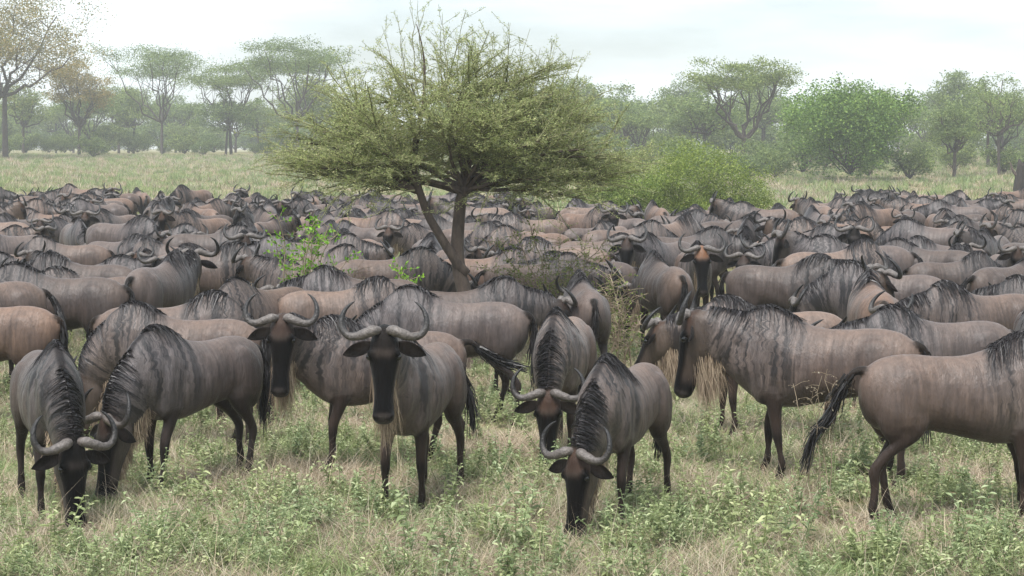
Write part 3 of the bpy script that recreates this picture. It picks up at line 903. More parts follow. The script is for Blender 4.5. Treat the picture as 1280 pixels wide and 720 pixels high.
# ------------------------------------------------------------------ the acacia in the herd
def build_main_acacia():
    r = np.random.default_rng(5)
    K = TREE_K; Yt = F / K
    root = bpy.data.objects.new('acacia_tree', None); COL.objects.link(root)
    root.location = (TREE_X, Yt, float(terrain(TREE_X, Yt)))
    gz = CAM_H - (470 - HORIZON) / K
    def pp(px, py, dy=0.0): return np.array([(px - 578) / K, dy, CAM_H - (py - HORIZON) / K])
    wood, twig = Geo(), Geo()
    leaves = []
    def wob(path, amp):
        n = len(path); w = np.cumsum(r.normal(0, amp, path.shape), 0); w -= np.linspace(0, 1, n)[:, None] * w[-1]
        return path + w
    base = pp(582, 470)
    main = np.array([base, pp(584, 420), pp(582, 370), pp(574, 320, .02), pp(576, 260, .03), pp(584, 215, .0), pp(578, 175, -.04), pp(566, 140, 0.0)])
    q = np.linspace(0, 7, 40); mp_ = cr(np.arange(8), main, q)
    wood.tube(wob(mp_, .004), np.interp(q, [0, 1, 3, 5, 7], [.120, .100, .078, .06, .025]), 10)
    second = np.array([pp(582, 340), pp(560, 310, -.08), pp(538, 275, -.14), pp(524, 235, -.18), pp(518, 195, -.2), pp(526, 160, -.2), pp(532, 120, -.15), pp(530, 70, -.1), pp(522, 30, -.1)])
    q2 = np.linspace(0, 8, 44); sp = cr(np.arange(9), second, q2)
    wood.tube(wob(sp, .004), np.interp(q2, [0, 2, 4, 6, 8], [.06, .048, .038, .018, .005]), 8)
    limbs = [(mp_, q, .6), (sp, q2, .6)]
    def spray(path, rad, dens):
        """thin twig with leaf tufts along it"""
        n = len(path)
        twig.tube(path, np.linspace(rad, 0.0025, n), 3, cap=False)
        ln = np.linalg.norm(np.diff(path, axis=0), axis=1).sum()
        m = max(3, int(ln * dens))
        t = r.uniform(0.1, 1.0, m) ** 0.8 * (n - 1)
        i = np.minimum(t.astype(int), n - 2); f = (t - i)[:, None]
        pos = path[i] * (1 - f) + path[i + 1] * f
        for rep in range(3):
            d = r.normal(size=(m, 3)) * [1, 1, .55] + [0, 0, .35]
            leaves.append(leaf_quads(pos + r.normal(0, .012, (m, 3)), d, r.uniform(.020, .040, m), r.uniform(.006, .010, m), r))
    def branch(p0, d, ln, rad, lvl):
        d = d / np.linalg.norm(d)
        end = p0 + d * ln
        drop = 0.10 * ln if lvl == 0 else 0.06 * ln
        mid = p0 + d * ln * .5 + np.array([0, 0, drop]) * (1 if d[2] < .7 else 0)
        n = 9 if lvl == 0 else 6
        path = wob(bez(p0, mid, end, n), .012 * ln)
        if lvl == 0:
            wood.tube(path, np.linspace(rad, rad * .3, n), 5, cap=False)
            for _ in range(int(8.5 * ln) + 3):
                t = r.uniform(.2, 1) * (n - 1); i = min(int(t), n - 2); p = path[i] + (path[i + 1] - path[i]) * (t - i)
                dd = d * .7 + r.normal(0, .75, 3) * [1, 1, .28] + [0, 0, .10]
                branch(p, dd, r.uniform(.35, .8) * (1.15 - .4 * t / n), rad * .4, 1)
        elif lvl == 1:
            twig.tube(path, np.linspace(rad, rad * .4, n), 4, cap=False)
            for _ in range(int(9 * ln) + 4):
                t = r.uniform(.1, 1) * (n - 1); i = min(int(t), n - 2); p = path[i] + (path[i + 1] - path[i]) * (t - i)
                dd = d * .8 + r.normal(0, .7, 3) * [1, 1, .36] + [0, 0, .06]
                e2 = dd / np.linalg.norm(dd) * r.uniform(.16, .42)
                sp_ = wob(bez(p, p + e2 * .5 + [0, 0, .02], p + e2, 5), .008)
                spray(sp_, .003, 31)
            spray(path, rad * .5, 34)
    # limbs aimed at the outline of the crown: (px, py, depth)
    targets = []
    for _ in range(23):
        a = r.uniform(0, 2 * math.pi); rad = math.sqrt(r.uniform(.10, 1))
        px = 578 + 190 * rad * math.cos(a); dep = 1.45 * rad * math.sin(a)
        top = np.interp(px, [370, 430, 500, 560, 640, 700, 780], [185, 150, 118, 100, 100, 125, 190])
        bot = np.interp(px, [370, 440, 500, 578, 640, 700, 780], [200, 205, 195, 182, 190, 212, 236])
        py = bot + (top - bot) * (r.random() ** 1.0) * math.sqrt(max(0.12, 1 - rad * rad * .8)) 
        targets.append((px, py, dep))
    targets += [(385, 155, -.3), (375, 190, .2), (372, 215, -.2), (420, 120, .1), (410, 218, -.5), (440, 205, .3), (395, 205, -.6), (740, 180, -.4), (760, 205, .2), (770, 230, -.2),
                (720, 140, .2), (700, 110, .1), (690, 222, -.5), (735, 245, -.2), (650, 190, -.7), (480, 185, -.7), (560, 150, -.9), (620, 130, -.8), (470, 150, -.6), (680, 170, -.8), (368, 172, .0), (362, 200, -.4), (385, 222, .1), (782, 215, .1), (775, 190, -.3), (425, 150, -.2), (400, 175, .4), (480, 118, .2), (515, 100, -.2), (550, 92, .3), (590, 88, -.3), (625, 92, .2), (660, 102, -.1), (690, 125, .3), (535, 122, -.5), (600, 118, .6), (645, 128, -.5), (455, 138, .3), (720, 155, 0)]
    for px, py, dep in targets:
        tgt = pp(px, py, dep)
        src, qq, _ = limbs[1] if (px < 545 and r.random() < .75) else limbs[0]
        zt = np.clip(tgt[2] - r.uniform(.2, .7) - 0.12 * abs(tgt[0]), 2.1, 3.3)
        i = int(np.argmin(abs(src[:, 2] - zt)))
        p0 = src[i]
        branch(p0, tgt - p0, np.linalg.norm(tgt - p0) * .93, .028, 0)
    # thin upright shoots over the crown
    for px, py in [(508, 12), (640, 30), (676, 60), (715, 60), (725, 95), (745, 120), (430, 110), (500, 20), (522, 2), (545, 40), (470, 60), (590, 30), (620, 40), (655, 35), (690, 50), (700, 70), (730, 75), (440, 90), (560, 20), (610, 60), (735, 110), (480, 30), (575, 8)]:
        tgt = pp(px + r.uniform(-8, 8), py, r.uniform(-.5, .5)); p0 = pp(px * .75 + 578 * .25, py + r.uniform(85, 130), tgt[1])
        path = wob(bez(p0, (p0 + tgt) / 2 + r.normal(0, .05, 3), tgt, 9), .012)
        twig.tube(path, np.linspace(.008, .002, 9), 4, cap=False)
        for _ in range(9):
            i = r.integers(2, 8); dd = np.array([r.normal(0, .5), r.normal(0, .5), .6]); p = path[i]
            e2 = dd / np.linalg.norm(dd) * r.uniform(.12, .34)
            spray(wob(bez(p, p + e2 * .5, p + e2, 5), .006), .0026, 34)
    # drooping thorny twigs under the left side and beside the trunk
    for px, py, tx, ty in [(470, 200, 360, 235), (460, 210, 395, 290), (480, 205, 430, 275), (520, 235, 478, 262), (600, 215, 680, 268), (640, 215, 720, 290), (450, 190, 345, 190), (540, 190, 470, 250), (620, 230, 600, 265)]:
        p0, tgt = pp(px, py, r.uniform(-.5, -.1)), pp(tx, ty, r.uniform(-.9, -.2))
        path = wob(bez(p0, (p0 + tgt) / 2 + [0, 0, .12], tgt, 9), .012)
        twig.tube(path, np.linspace(.012, .003, 9), 4, cap=False)
        for _ in range(10):
            i = r.integers(3, 9); dd = (tgt - p0) * .4 + r.normal(0, .3, 3); p = path[i]
            e2 = dd / np.linalg.norm(dd) * r.uniform(.12, .3)
            spray(wob(bez(p, p + e2 * .5, p + e2, 5), .006), .004, 22)
    v, f, _ = wood.arrays(); tr = mesh_obj('trunk', v, f, M['bark'], root)
    v, f, _ = twig.arrays(); mesh_obj('twigs', v, f, M['greentwig'], root)
    L_ = np.concatenate(leaves)
    quads_obj('crown', L_, M['acacia'], root)
    tag(root, 'bushy thorn acacia with forked trunk standing in the herd', 'tree')
    print('acacia leaves', len(L_), 'twig faces', len(f))
build_main_acacia()
print('acacia', time.time() - T0)

# ------------------------------------------------------------------ background trees and bushes
def far_tree(name, h, cw, seed, style='umbrella', leaf=.22, nleaf=6500, mat='faraca', trunk_r=.22):
    """built at the origin; trunk and crown are children of an Empty"""
    r = np.random.default_rng(seed)
    root = bpy.data.objects.new(name, None); COL.objects.link(root)
    wood = Geo(); pads = []
    lean = r.normal(0, .05, 2)
    fork = h * (r.uniform(.28, .42) if style != 'bush' else .08)
    tp = np.array([[0, 0, -.3], [lean[0] * fork * .5, lean[1] * fork * .5, fork * .5], [lean[0] * fork, lean[1] * fork, fork]])
    if style != 'bush':
        wood.tube(cr([0, 1, 2], tp, np.linspace(0, 2, 8)), np.linspace(trunk_r, trunk_r * .7, 8), 7)
    nl = {'umbrella': 9, 'round': 9, 'bush': 14}[style]
    for i in range(nl):
        a = 2 * math.pi * (i + r.uniform(-.35, .35)) / nl; rad = cw * .5 * r.uniform(.35, .85)
        if style == 'umbrella': z = h * r.uniform(.80, .95) - .05 * h * (rad / (cw * .5)) ** 2; a += r.normal(0, .5)
        elif style == 'round': z = h * r.uniform(.5, .88)
        else: z = h * r.uniform(.25, .82)
        if i == 0: rad *= .2; z = h * (.92 if style != 'bush' else .8)
        end = np.array([math.cos(a) * rad, math.sin(a) * rad, z])
        mid = tp[-1] * .4 + end * .5; mid[2] += (.10 if style == 'umbrella' else 0) * h * -1
        path = bez(tp[-1], mid, end, 8) + r.normal(0, .028 * h, (8, 3)) * np.sin(np.linspace(0, math.pi, 8))[:, None]
        wood.tube(path, np.linspace(trunk_r * .6, trunk_r * .18, 8), 5, cap=False)
        for _ in range(4 if style != 'bush' else 2):
            j = r.integers(3, 7); e2 = path[j] + np.array([r.normal(0, cw * .12), r.normal(0, cw * .12), abs(r.normal(.12, .05)) * h])
            if style == 'umbrella': e2[2] = min(.97 * h, max(e2[2], path[j][2] + .02 * h, .74 * h) + r.uniform(0, .10) * h)
            wood.tube(bez(path[j], (path[j] + e2) / 2 - [0, 0, .02 * h], e2, 5), np.linspace(trunk_r * .2, trunk_r * .06, 5), 4, cap=False)
            pads.append((e2, cw * r.uniform(.10, .17), style))
        pads.append((end, cw * r.uniform(.13, .22), style))
    Ls = []
    tot = sum(p[1] ** 2 for p in pads)
    nleaf = int(nleaf * (2.2 if style != 'bush' else 1.6)); leaf = leaf * (.74 if style != 'bush' else .9)
    for c, pr, st in pads:
        n = int(nleaf * pr ** 2 / tot)
        # each pad is several uneven clumps so that gaps and dark hollows remain
        nc = 9
        cc = r.normal(0, 1, (nc, 3)); cc /= np.linalg.norm(cc, axis=1)[:, None]; cc *= r.uniform(.3, 1, (nc, 1)) ** .5
        flat = {'umbrella': .28, 'round': .6, 'bush': .75}[st]
        cc = c + cc * [pr, pr, pr * flat]
        pick = r.integers(0, nc, n)
        P = cc[pick] + r.normal(0, 1, (n, 3)) * [pr * .26, pr * .26, pr * .26 * max(flat, .4)]
        if style == 'bush': P[:, 2] = np.maximum(P[:, 2], .05)
        D = r.normal(size=(n, 3)) * [1, 1, .6] + [0, 0, .2]
        Ls.append(leaf_quads(P, D, r.uniform(.6, 1.4, n) * leaf, r.uniform(.35, .7, n) * leaf, r))
    v, f, _ = wood.arrays()
    mesh_obj('trunk' if style != 'bush' else 'stem', v, f, M['farbark'], root)
    quads_obj('crown' if style != 'bush' else 'foliage', np.concatenate(Ls), M[mat], root)
    return root

def set_tree(o, px, y, rz, s, label, cat, group):
    x = (px - 640) * y / F
    o.location = (x, y, float(terrain(x, y)) - .02)
    o.rotation_euler = (0, 0, rz); o.scale = (s, s, s)
    tag(o, label, cat, group)
    return o

# named trees and bushes one can point at
TG = 'trees beyond the herd'
set_tree(far_tree('acacia_tree', 16.5, 19, 21, 'round', .30, 15000, 'rusty', .32), 8, 190, .4, 1.0, 'tallest spreading acacia with thin brownish leaves, beside the slender rusty one', 'tree', TG)
set_tree(far_tree('acacia_tree', 10.6, 7.5, 22, 'round', .26, 6500, 'rusty', .2), 100, 205, 1.4, 1.0, 'slender acacia with rusty brown foliage on a single straight trunk', 'tree', TG)
set_tree(far_tree('umbrella_acacia', 12.4, 15.5, 23, 'umbrella', .24, 8000, 'faraca', .2), 203, 225, .1, 1.0, 'flat-topped umbrella acacia with open limbs against pale sky', 'tree', TG)
set_tree(far_tree('umbrella_acacia', 10.2, 12.0, 24, 'umbrella', .24, 7000, 'faraca', .2), 290, 215, 2.2, 1.0, 'lower umbrella acacia between two taller flat-topped acacias', 'tree', TG)
set_tree(far_tree('umbrella_acacia', 12.3, 14.5, 25, 'umbrella', .24, 9500, 'faraca', .22), 372, 205, .9, 1.0, 'tall dense umbrella acacia beside the thorn acacia crown', 'tree', TG)
set_tree(far_tree('umbrella_acacia', 8.6, 9.0, 26, 'umbrella', .22, 6500, 'faraca', .22), 925, 150, 1.2, 1.0, 'flat-crowned acacia rising behind the large green bush', 'tree', TG)
set_tree(far_tree('large_bush', 6.4, 9.2, 27, 'bush', .20, 22000, 'bush', .1), 1062, 122, .3, 1.0, 'large rounded dense green bush beyond the herd', 'bush', TG)
set_tree(far_tree('thin_tree', 7.2, 5.0, 28, 'round', .16, 1700, 'faraca', .13), 1248, 135, .7, 1.0, 'thin-crowned small tree with bare upper twigs near stump', 'tree', TG)
set_tree(far_tree('small_tree', 4.8, 5.0, 29, 'round', .18, 4500, 'faraca', .15), 1192, 130, 1.9, 1.0, 'small low-crowned tree with dark trunk beside large green bush', 'tree', TG)
set_tree(far_tree('thicket_bush', 2.75, 3.6, 30, 'bush', .065, 16000, 'scrub', .03), 838, 52.5, .3, 1.0, 'leafy green thicket bordering the herd', 'bush', 'thicket bushes bordering the herd')
set_tree(far_tree('thicket_bush', 2.4, 3.0, 31, 'bush', .065, 12000, 'scrub', .03), 915, 54, 1.3, 1.0, 'sparser yellow-green thicket at the open end of the bushes', 'bush', 'thicket bushes bordering the herd')
set_tree(far_tree('thicket_bush', 2.2, 2.6, 32, 'bush', .065, 9000, 'scrub', .03), 768, 51, 2.3, 1.0, 'low thicket showing through under the thorn acacia', 'bush', 'thicket bushes bordering the herd')

def copy_tree(o):
    c = o.copy(); COL.objects.link(c)
    for ch in o.children:
        d = ch.copy(); COL.objects.link(d); d.parent = c
    return c
FILL = [far_tree('woodland_tree', 7.0, 7.5, 40, 'round', .30, 3200, 'faraca', .16), far_tree('woodland_tree', 6.0, 8.0, 41, 'umbrella', .28, 3200, 'faraca', .16),
        far_tree('woodland_tree', 8.0, 7.0, 42, 'round', .30, 3400, 'faraca', .18)]
SHR = [far_tree('savanna_shrub', 3.4, 5.0, 43, 'bush', .22, 2600, 'faraca', .06), far_tree('savanna_shrub', 2.4, 3.4, 44, 'bush', .2, 1800, 'faraca', .06)]
fr = random.Random(3)
used = set()
def fill(lst, px, y, s, label, cat, group):
    i = fr.randrange(len(lst))
    kind = {3: ['round-crowned', 'flat-topped', 'tall rounded'], 2: ['spreading', 'compact']}[len(lst)][i]
    size = 'larger' if s > 1.0 else 'smaller' if s < .85 else 'middling'
    mark = ('by the rusty acacia' if px < 130 else 'under the open umbrella acacia' if px < 250 else 'under the lower umbrella acacia' if px < 330 else 'by the dense umbrella acacia' if px < 470
            else 'beyond the thorn acacia' if px < 750 else 'behind the thicket' if px < 960 else 'behind the large green bush' if px < 1160 else 'by the thin-crowned tree')
    label = f'{size} {kind} {label} {mark}'
    o = lst[i] if (id(lst), i) not in used else copy_tree(lst[i])
    used.add((id(lst), i))
    set_tree(o, px, y, fr.uniform(0, 6.28), s, label, cat, group)
for i in range(26):      # left side: woodland under the umbrella acacias
    px = -30 + i * 19 + fr.uniform(-12, 12); y = fr.uniform(210, 300)
    fill(FILL, px, y, fr.uniform(.8, 1.15), 'woodland tree', 'tree', 'woodland under the umbrella acacias')
for i in range(20):
    px = -30 + i * 24 + fr.uniform(-14, 14); y = fr.uniform(190, 240)
    fill(SHR, px, y, fr.uniform(.6, 1.2), 'shrub at the woodland foot', 'bush', 'shrubs below the umbrella acacias')
for i in range(44):      # right side: denser belt of trees
    px = 560 + i * 17.5 + fr.uniform(-12, 12); y = fr.uniform(150, 260)
    fill(FILL, px, y, fr.uniform(.75, 1.0) * (1 if y < 200 else 1.15), 'tree in the hazy belt', 'tree', 'tree belt behind the large bush')
for i in range(22):
    px = 690 + i * 29 + fr.uniform(-14, 14); y = fr.uniform(118, 165)
    fill(SHR, px, y, fr.uniform(.6, 1.1), 'shrub edging the hazy tree belt', 'bush', 'shrubs before the tree belt')

for i in range(42):
    px = -30 + i * 12 + fr.uniform(-8, 8); y = fr.uniform(250, 330)
    fill(SHR, px, y, fr.uniform(1.2, 1.9), 'shrub filling the shade', 'bush', 'undergrowth behind the umbrella acacias')
for i in range(52):
    px = 540 + i * 15 + fr.uniform(-8, 8); y = fr.uniform(190, 300)
    fill(SHR, px, y, fr.uniform(1.1, 1.8), 'shrub filling the shade', 'bush', 'undergrowth in the tree belt')
def build_stump():
    r = np.random.default_rng(9)
    y = 95.0; x = (1274 - 640) * y / F
    z = float(terrain(x, y))
    gm = Geo()
    zs = np.linspace(0, 1, 14)
    rr = []
    th = np.arange(16) * 2 * math.pi / 16
    for t in zs:
        w = (.33 - .08 * t + .14 * math.exp(-t * 12)) * (1 + .10 * np.sin(th * 3 + 1) + .06 * np.sin(th * 7 + t * 4))
        top = 1.75 * t + (t > .95) * .22 * np.sin(th * 2 + .6)
        rr.append(np.stack([w * np.cos(th) + .12 * t * t, w * np.sin(th), top + 0 * th], 1))
    gm.loft(np.array(rr)); v, f, _ = gm.arrays()
    o = mesh_obj('dead_trunk', v, f, M['darkbark']); o.location = (x, y, z - .05)
    gm = Geo(); gm.tube(bez(np.array([-.1, 0, 1.1]), np.array([-.4, 0, 1.3]), np.array([-.45, .1, 1.75]), 6), np.linspace(.1, .03, 6), 7); v, f, _ = gm.arrays()
    mesh_obj('broken_limb', v, f, M['bark'], o)
    tag(o, 'broken dark dead tree trunk standing at the field edge', 'tree stump')
build_stump()
print('far trees', time.time() - T0)

# ------------------------------------------------------------------ shrubs among the herd
def leafy_shrub(name, label, px, k, gpy, stems, leaf, per, matl, seed, dry=False, fine=1.0):
    """stems: pixel end points; grows from the ground below px"""
    r = np.random.default_rng(seed)
    y = F / k; x = (px - 640) / k
    root = bpy.data.objects.new(name, None); COL.objects.link(root)
    z0 = float(terrain(x, y)); root.location = (x, y, z0)
    st = Geo(); L_ = []
    for ex, ey in stems:
        end = np.array([(ex - px) / k, r.uniform(-.35, .35), CAM_H - (ey - HORIZON) / k - z0])
        p0 = np.array([r.normal(0, .1), r.normal(0, .08), 0])
        path = bez(p0, np.array([end[0] * .3, end[1] * .4, end[2] * .75]), end, 9) + r.normal(0, .015, (9, 3))
        path[0] = p0
        st.tube(path, np.linspace(.012, .004, 9) * fine, 5, cap=False)
        for j in range(3, 9):
            for _ in range(per):
                d = np.array([r.normal(), r.normal(), r.normal(.3, .5)]); d /= np.linalg.norm(d); ln = r.uniform(.08, .25) * (1 if fine == 1 else .5)
                p = path[j] + (path[j - 1] - path[j]) * r.random()
                tw = np.stack([p, p + d * ln * .5 + [0, 0, .01], p + d * ln])
                st.tube(tw, np.array([.004, .003, .002]) * fine, 3, cap=False)
                m = 8 if not dry else 3
                t = r.uniform(.2, 1, m)[:, None]
                dd = d * .6 + r.normal(0, .8, (m, 3)) + [0, 0, .1]
                L_.append(leaf_quads(p + d * ln * t, dd, r.uniform(.7, 1.3, m) * leaf, r.uniform(.4, .6, m) * leaf, r))
    v, f, _ = st.arrays(); mesh_obj('stem', v, f, M['twig'], root)
    quads_obj('foliage', np.concatenate(L_), M[matl], root)
    tag(root, label, 'shrub')
leafy_shrub('leafy_shrub', 'bright fresh green leafy shrub below the acacia branches', 372, 112, 0,
            [(350, 268), (345, 300), (398, 272), (410, 282), (425, 290), (380, 300), (360, 325), (440, 318), (402, 268), (395, 310)], .048, 3, 'bright', 3)
leafy_shrub('tangled_shrub', 'tangled thorny shrub with small green leaves beside the acacia trunk', 690, 104, 0,
            [(610, 300), (640, 290), (660, 275), (700, 300), (730, 310), (760, 320), (780, 345), (630, 340), (660, 350), (700, 355), (740, 360), (770, 380), (600, 330), (720, 335), (755, 300), (680, 320)], .028, 7, 'scrub', 4)
leafy_shrub('leafy_shrub', 'small bright green shrub growing before the smooth brown wildebeest', 505, 112, 0,
            [(500, 335), (512, 345), (520, 352), (496, 350)], .045, 4, 'bright', 6)
leafy_shrub('dry_shrub', 'dry pale twiggy shrub behind the pale grey grazing wildebeest', 425, 108, 0,
            [(390, 345), (405, 350), (440, 340), (460, 350), (370, 355), (420, 360), (355, 370)], .03, 5, 'straw', 8, True)
leafy_shrub('dry_shrub', 'tall pale weeds in the gap beside the stout wildebeest walking away', 775, 118, 0,
            [(755, 360), (765, 345), (780, 350), (790, 365), (745, 380), (770, 390), (785, 395), (800, 400)], .03, 6, 'scrub', 9, True)
leafy_shrub('dry_weed', 'dry seed-headed weed stalks before the big bearded bull', 1030, 186, 0,
            [(1000, 490), (1020, 470), (1035, 462), (1045, 480), (1060, 475), (1012, 482)], .014, 2, 'straw', 10, True, .36)

# ------------------------------------------------------------------ grass and weeds
def tuft_mesh(name, nb, h0, h1, spread, w, mat, r, lean=.5):
    n = nb
    a = r.uniform(0, 2 * math.pi, n); rad = spread * np.sqrt(r.random(n))
    base = np.stack([rad * np.cos(a), rad * np.sin(a), np.full(n, -.02)], 1)
    hh = r.uniform(h0, h1, n)
    la = a + r.normal(0, .8, n); ld = np.abs(r.normal(lean, .3, n)) * hh
    out = np.stack([np.cos(la), np.sin(la), 0 * la], 1)
    P = []
    for t in np.linspace(0, 1, 5):
        P.append(base + out * (ld * t ** 1.8)[:, None] + np.stack([0 * hh, 0 * hh, hh * (t - .22 * lean * t * t)], 1))
    P = np.stack(P, 1)
    side = np.stack([-np.sin(la + r.normal(0, .6, n)), np.cos(la), 0 * la], 1)
    ww = w * np.array([.8, 1, .8, .5, .08])
    A = P + side[:, None] * ww[None, :, None]; B = P - side[:, None] * ww[None, :, None]
    V = np.stack([A, B], 2).reshape(-1, 3)
    b = (np.arange(n) * 10)[:, None] + 2 * np.arange(4)[None]
    Fq = np.stack([b, b + 1, b + 3, b + 2], 2).reshape(-1, 4).tolist()
    return mesh_obj(name, V, Fq, mat, None, True, None, link=False)

def forb_mesh(name, h, nst, leaf, mat, r, dens=16):
    st = Geo(); L_ = []
    for _ in range(nst):
        d = np.array([r.normal(0, .35), r.normal(0, .35), 1.0]); ln = h * r.uniform(.6, 1.1)
        p0 = np.array([r.normal(0, .03), r.normal(0, .03), -.01]); p2 = p0 + d / np.linalg.norm(d) * ln
        path = bez(p0, p0 * .4 + p2 * .6 + [0, 0, .05 * h], p2, 6)
        st.tube(path, np.linspace(.004, .002, 6), 3, cap=False)
        for q in range(dens):
            t = (q + .5) / dens * 4.2 + .8; i = min(int(t), 4); p = path[i] + (path[i + 1] - path[i]) * (t - i)
            a = q * 2.4 + r.normal(0, .4); D = np.array([math.cos(a), math.sin(a), r.normal(.25, .3)]); D /= np.linalg.norm(D)
            l_ = leaf * r.uniform(.6, 1.25) * (1.1 - .10 * t); S = np.cross(D, [0, 0, 1]); S /= np.linalg.norm(S); N = np.cross(S, D)
            w = l_ * .24
            m1, m2, tip = p + D * l_ * .35, p + D * l_ * .68 - [0, 0, l_ * .05], p + D * l_ - np.array([0, 0, l_ * .18])
            L_.append([p, m1 + S * w + N * w * .35, m2 + S * w * .75 + N * w * .2, tip])
            L_.append([p, tip, m2 - S * w * .75 + N * w * .2, m1 - S * w + N * w * .35])
    L_ = np.array(L_)
    V, f, _ = st.arrays()
    n0 = len(V)
    V = np.concatenate([V, L_.reshape(-1, 3)])
    ff = f + (np.arange(len(L_) * 4).reshape(-1, 4) + n0).tolist()
    return mesh_obj(name, V, ff, mat, None, False, None, link=False)

def scatter(name, protos, P, scale, idx, label, tilt=.15):
    """stuff: clump shapes instanced on points"""
    col = bpy.data.collections.new(name + '_shapes')
    for i, o in enumerate(protos):
        o.name = f'{name}_shape_{i:02d}'
        col.objects.link(o)
    n = len(P)
    me = bpy.data.meshes.new(name); me.vertices.add(n); me.vertices.foreach_set('co', np.asarray(P, np.float32).ravel())
    rot = np.stack([rng.normal(0, tilt, n), rng.normal(0, tilt, n), rng.uniform(0, 6.28, n)], 1).astype(np.float32)
    a = me.attributes.new('turn', 'FLOAT_VECTOR', 'POINT'); a.data.foreach_set('vector', rot.ravel())
    a = me.attributes.new('size', 'FLOAT', 'POINT'); a.data.foreach_set('value', np.asarray(scale, np.float32))
    a = me.attributes.new('pick', 'INT', 'POINT'); a.data.foreach_set('value', np.asarray(idx, np.int32))
    ob = bpy.data.objects.new(name, me); COL.objects.link(ob)
    ng = bpy.data.node_groups.new(name, 'GeometryNodeTree')
    ng.interface.new_socket('Geometry', in_out='INPUT', socket_type='NodeSocketGeometry')
    ng.interface.new_socket('Geometry', in_out='OUTPUT', socket_type='NodeSocketGeometry')
    N, Lk = ng.nodes, ng.links
    gi, go = N.new('NodeGroupInput'), N.new('NodeGroupOutput')
    ci = N.new('GeometryNodeCollectionInfo'); ci.inputs['Collection'].default_value = col
    ci.inputs['Separate Children'].default_value = True; ci.inputs['Reset Children'].default_value = True
    ip = N.new('GeometryNodeInstanceOnPoints'); ip.inputs['Pick Instance'].default_value = True
    def attr(nm, ty):
        q = N.new('GeometryNodeInputNamedAttribute'); q.data_type = ty; q.inputs['Name'].default_value = nm
        return [s for s in q.outputs if s.enabled and s.name == 'Attribute'][0]
    Lk.new(gi.outputs[0], ip.inputs['Points']); Lk.new(ci.outputs[0], ip.inputs['Instance'])
    Lk.new(attr('turn', 'FLOAT_VECTOR'), ip.inputs['Rotation']); Lk.new(attr('size', 'FLOAT'), ip.inputs['Scale']); Lk.new(attr('pick', 'INT'), ip.inputs['Instance Index'])
    Lk.new(ip.outputs[0], go.inputs[0])
    md = ob.modifiers.new('scatter', 'NODES'); md.node_group = ng
    tag(ob, label, 'ground cover', None, 'stuff')
    return ob

def field_points(n, y0, y1, margin=1.06, patch=None, thr=0.0, power=1.0):
    """points over the seen wedge of ground, denser near the camera for power > 1"""
    out = []
    while sum(map(len, out)) < n:
        y = y0 * (y1 / y0) ** rng.random(n * 2) if power == 'log' else np.sqrt(rng.uniform(y0 ** 2, y1 ** 2, n * 2))
        x = rng.uniform(-1, 1, n * 2) * (y * .2667 * margin + .6)
        ok = np.ones(n * 2, bool)
        if patch is not None:
            v = np.sin(x * patch + 1.7 * np.sin(y * patch * .8)) + np.sin(y * patch * 1.3 + 2.1 * np.sin(x * patch * .6 + 1)) + .8 * np.sin(x * patch * 2.7 + y * patch * 2.1)
            ok = v + rng.normal(0, .6, n * 2) > thr
        out.append(np.stack([x[ok], y[ok]], 1))
    p = np.concatenate(out)[:n]
    return np.column_stack([p, terrain(p[:, 0], p[:, 1])])

r2 = np.random.default_rng(77)
straw = [tuft_mesh('t', 30, .04, .17, .12, .0019, M['straw'], r2, 1.5) for _ in range(4)] + [tuft_mesh('t', 6, .2, .40, .08, .0016, M['straw'], r2, .7) for _ in range(2)]
green = [tuft_mesh('t', 28, .04, .15, .12, .0026, M['grass'], r2, 1.1) for _ in range(5)]
forbs = [forb_mesh('f', .22, 3, .052, M['forb'], r2, 11) for _ in range(3)] + [forb_mesh('f', .34, 4, .056, M['forb'], r2, 14) for _ in range(2)] + [forb_mesh('f', .12, 4, .040, M['forb'], r2, 8) for _ in range(3)]
P = field_points(20000, 10.8, 30, patch=2.1, thr=-1.1, power='log'); n = len(P)
scatter('dry_grass', straw, P, rng.uniform(.6, 1.2, n), rng.choice(6, n, p=[.22, .22, .22, .22, .06, .06]), 'dry straw-coloured grass among the weeds under the herd')
P = field_points(10000, 10.8, 30, patch=1.3, thr=-.6, power='log'); n = len(P)
scatter('green_grass', green, P, rng.uniform(.6, 1.25, n), rng.integers(0, 5, n), 'short green grass growing between the dry grass')
P = field_points(5200, 10.8, 28, patch=2.3, thr=.1, power='log'); n = len(P)
ppx, ppy = 640 + P[:, 0] * F / P[:, 1], HORIZON + CAM_H * F / P[:, 1]
ok = ~(((abs(ppx - 715) < 34) | (abs(ppx - 118) < 42)) & (ppy > 628) & (ppy < 712))      # browsed bare where the two front heads graze
P = P[ok]; n = len(P)
scatter('leafy_weeds', forbs, P, rng.uniform(.55, 1.15, n), rng.integers(0, 8, n), 'pale green broad-leaved weeds covering the ground', .2)
far_g = [tuft_mesh('t', 40, .12, .42, .35, .012, M['grass'], r2, .6) for _ in range(3)] + [tuft_mesh('t', 40, .12, .42, .35, .012, M['straw'], r2, .6) for _ in range(2)]
P = field_points(15000, 42, 215, 1.15, patch=.12, thr=-2); n = len(P)
scatter('field_grass', far_g, P, rng.uniform(.6, 1.3, n), rng.integers(0, 5, n), 'open field of short pale green grass beyond the herd')

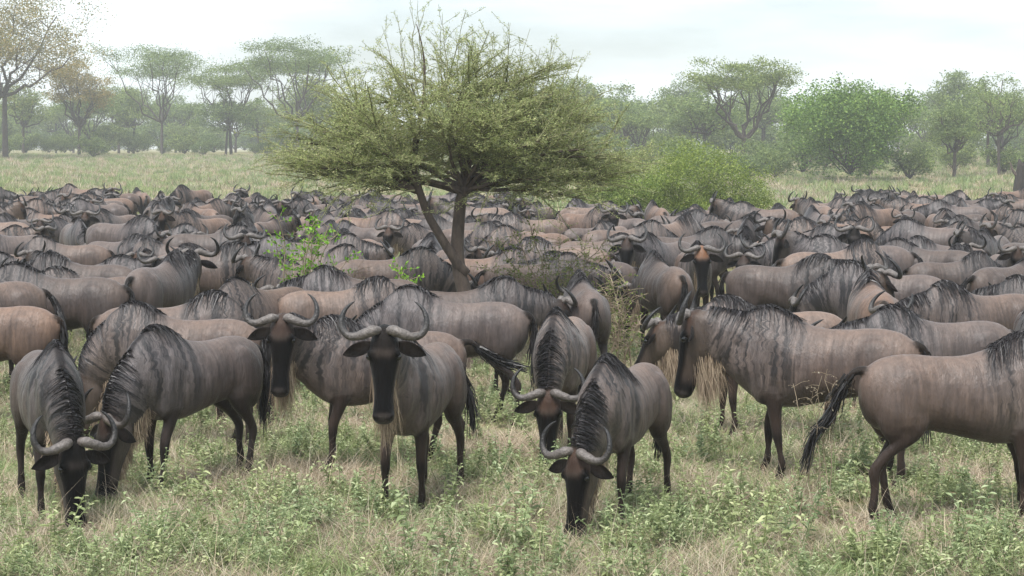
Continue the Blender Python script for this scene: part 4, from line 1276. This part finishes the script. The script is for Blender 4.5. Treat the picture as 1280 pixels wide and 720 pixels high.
# tall single weeds at the front that one can point at
tall = [forb_mesh('weed', .46, 4, .078, M['forb'], r2, 15) for _ in range(4)]
wr = random.Random(8)
spots = [(1000, 690), (1045, 660), (1110, 700), (1180, 690), (1230, 700), (960, 700), (840, 690), (800, 660), (770, 700), (900, 660), (560, 640), (600, 690), (520, 700), (440, 680),
         (240, 640), (270, 690), (190, 690), (170, 715), (60, 700), (20, 680), (330, 655), (360, 700), (672, 705), (660, 660), (1150, 655), (1080, 640), (1205, 640), (300, 640), (640, 700), (870, 640), (560, 700), (1265, 690)]
for i, (px, py) in enumerate(spots):
    k = (py - HORIZON) / CAM_H
    o = tall[i % 4].copy(); o.name = 'leafy_weed'; COL.objects.link(o)
    x, y = (px - 640) / k, F / k
    o.location = (x, y, float(terrain(x, y))); o.rotation_euler = (wr.uniform(-.15, .15), wr.uniform(-.15, .15), wr.uniform(0, 6.28)); s = wr.uniform(.75, 1.15); o.scale = (s, s, s)
    tag(o, 'tall pale green leafy weed standing above the front grass', 'weed', 'tall leafy weeds in front of the herd')

# ------------------------------------------------------------------ haze
def build_haze():
    m = bpy.data.materials.new('haze'); m.use_nodes = True
    n, l = m.node_tree.nodes, m.node_tree.links
    n.clear()
    out = n.new('ShaderNodeOutputMaterial'); pv = n.new('ShaderNodeVolumePrincipled')
    pv.inputs['Color'].default_value = (0.93, 0.96, 1.0, 1)
    pv.inputs['Density'].default_value = 0.0008
    pv.inputs['Anisotropy'].default_value = 0.0
    l.new(pv.outputs[0], out.inputs['Volume'])
    x0, x1, y0, y1, z0, z1 = -7000, 7000, -200, 6500, -3, 24
    V = [(x, y, z) for z in (z0, z1) for y in (y0, y1) for x in (x0, x1)]
    Fc = [(0, 2, 3, 1), (4, 5, 7, 6), (0, 1, 5, 4), (2, 6, 7, 3), (0, 4, 6, 2), (1, 3, 7, 5)]
    o = mesh_obj('haze', V, Fc, m, None, False)
    o['kind'] = 'stuff'; o['label'] = 'pale dusty haze over the savanna'
build_haze()
print('done', time.time() - T0, 'tris', sum(sum(len(p.vertices) - 2 for p in m.polygons) if len(m.polygons) < 2000 else len(m.polygons) * 2 for m in bpy.data.meshes))
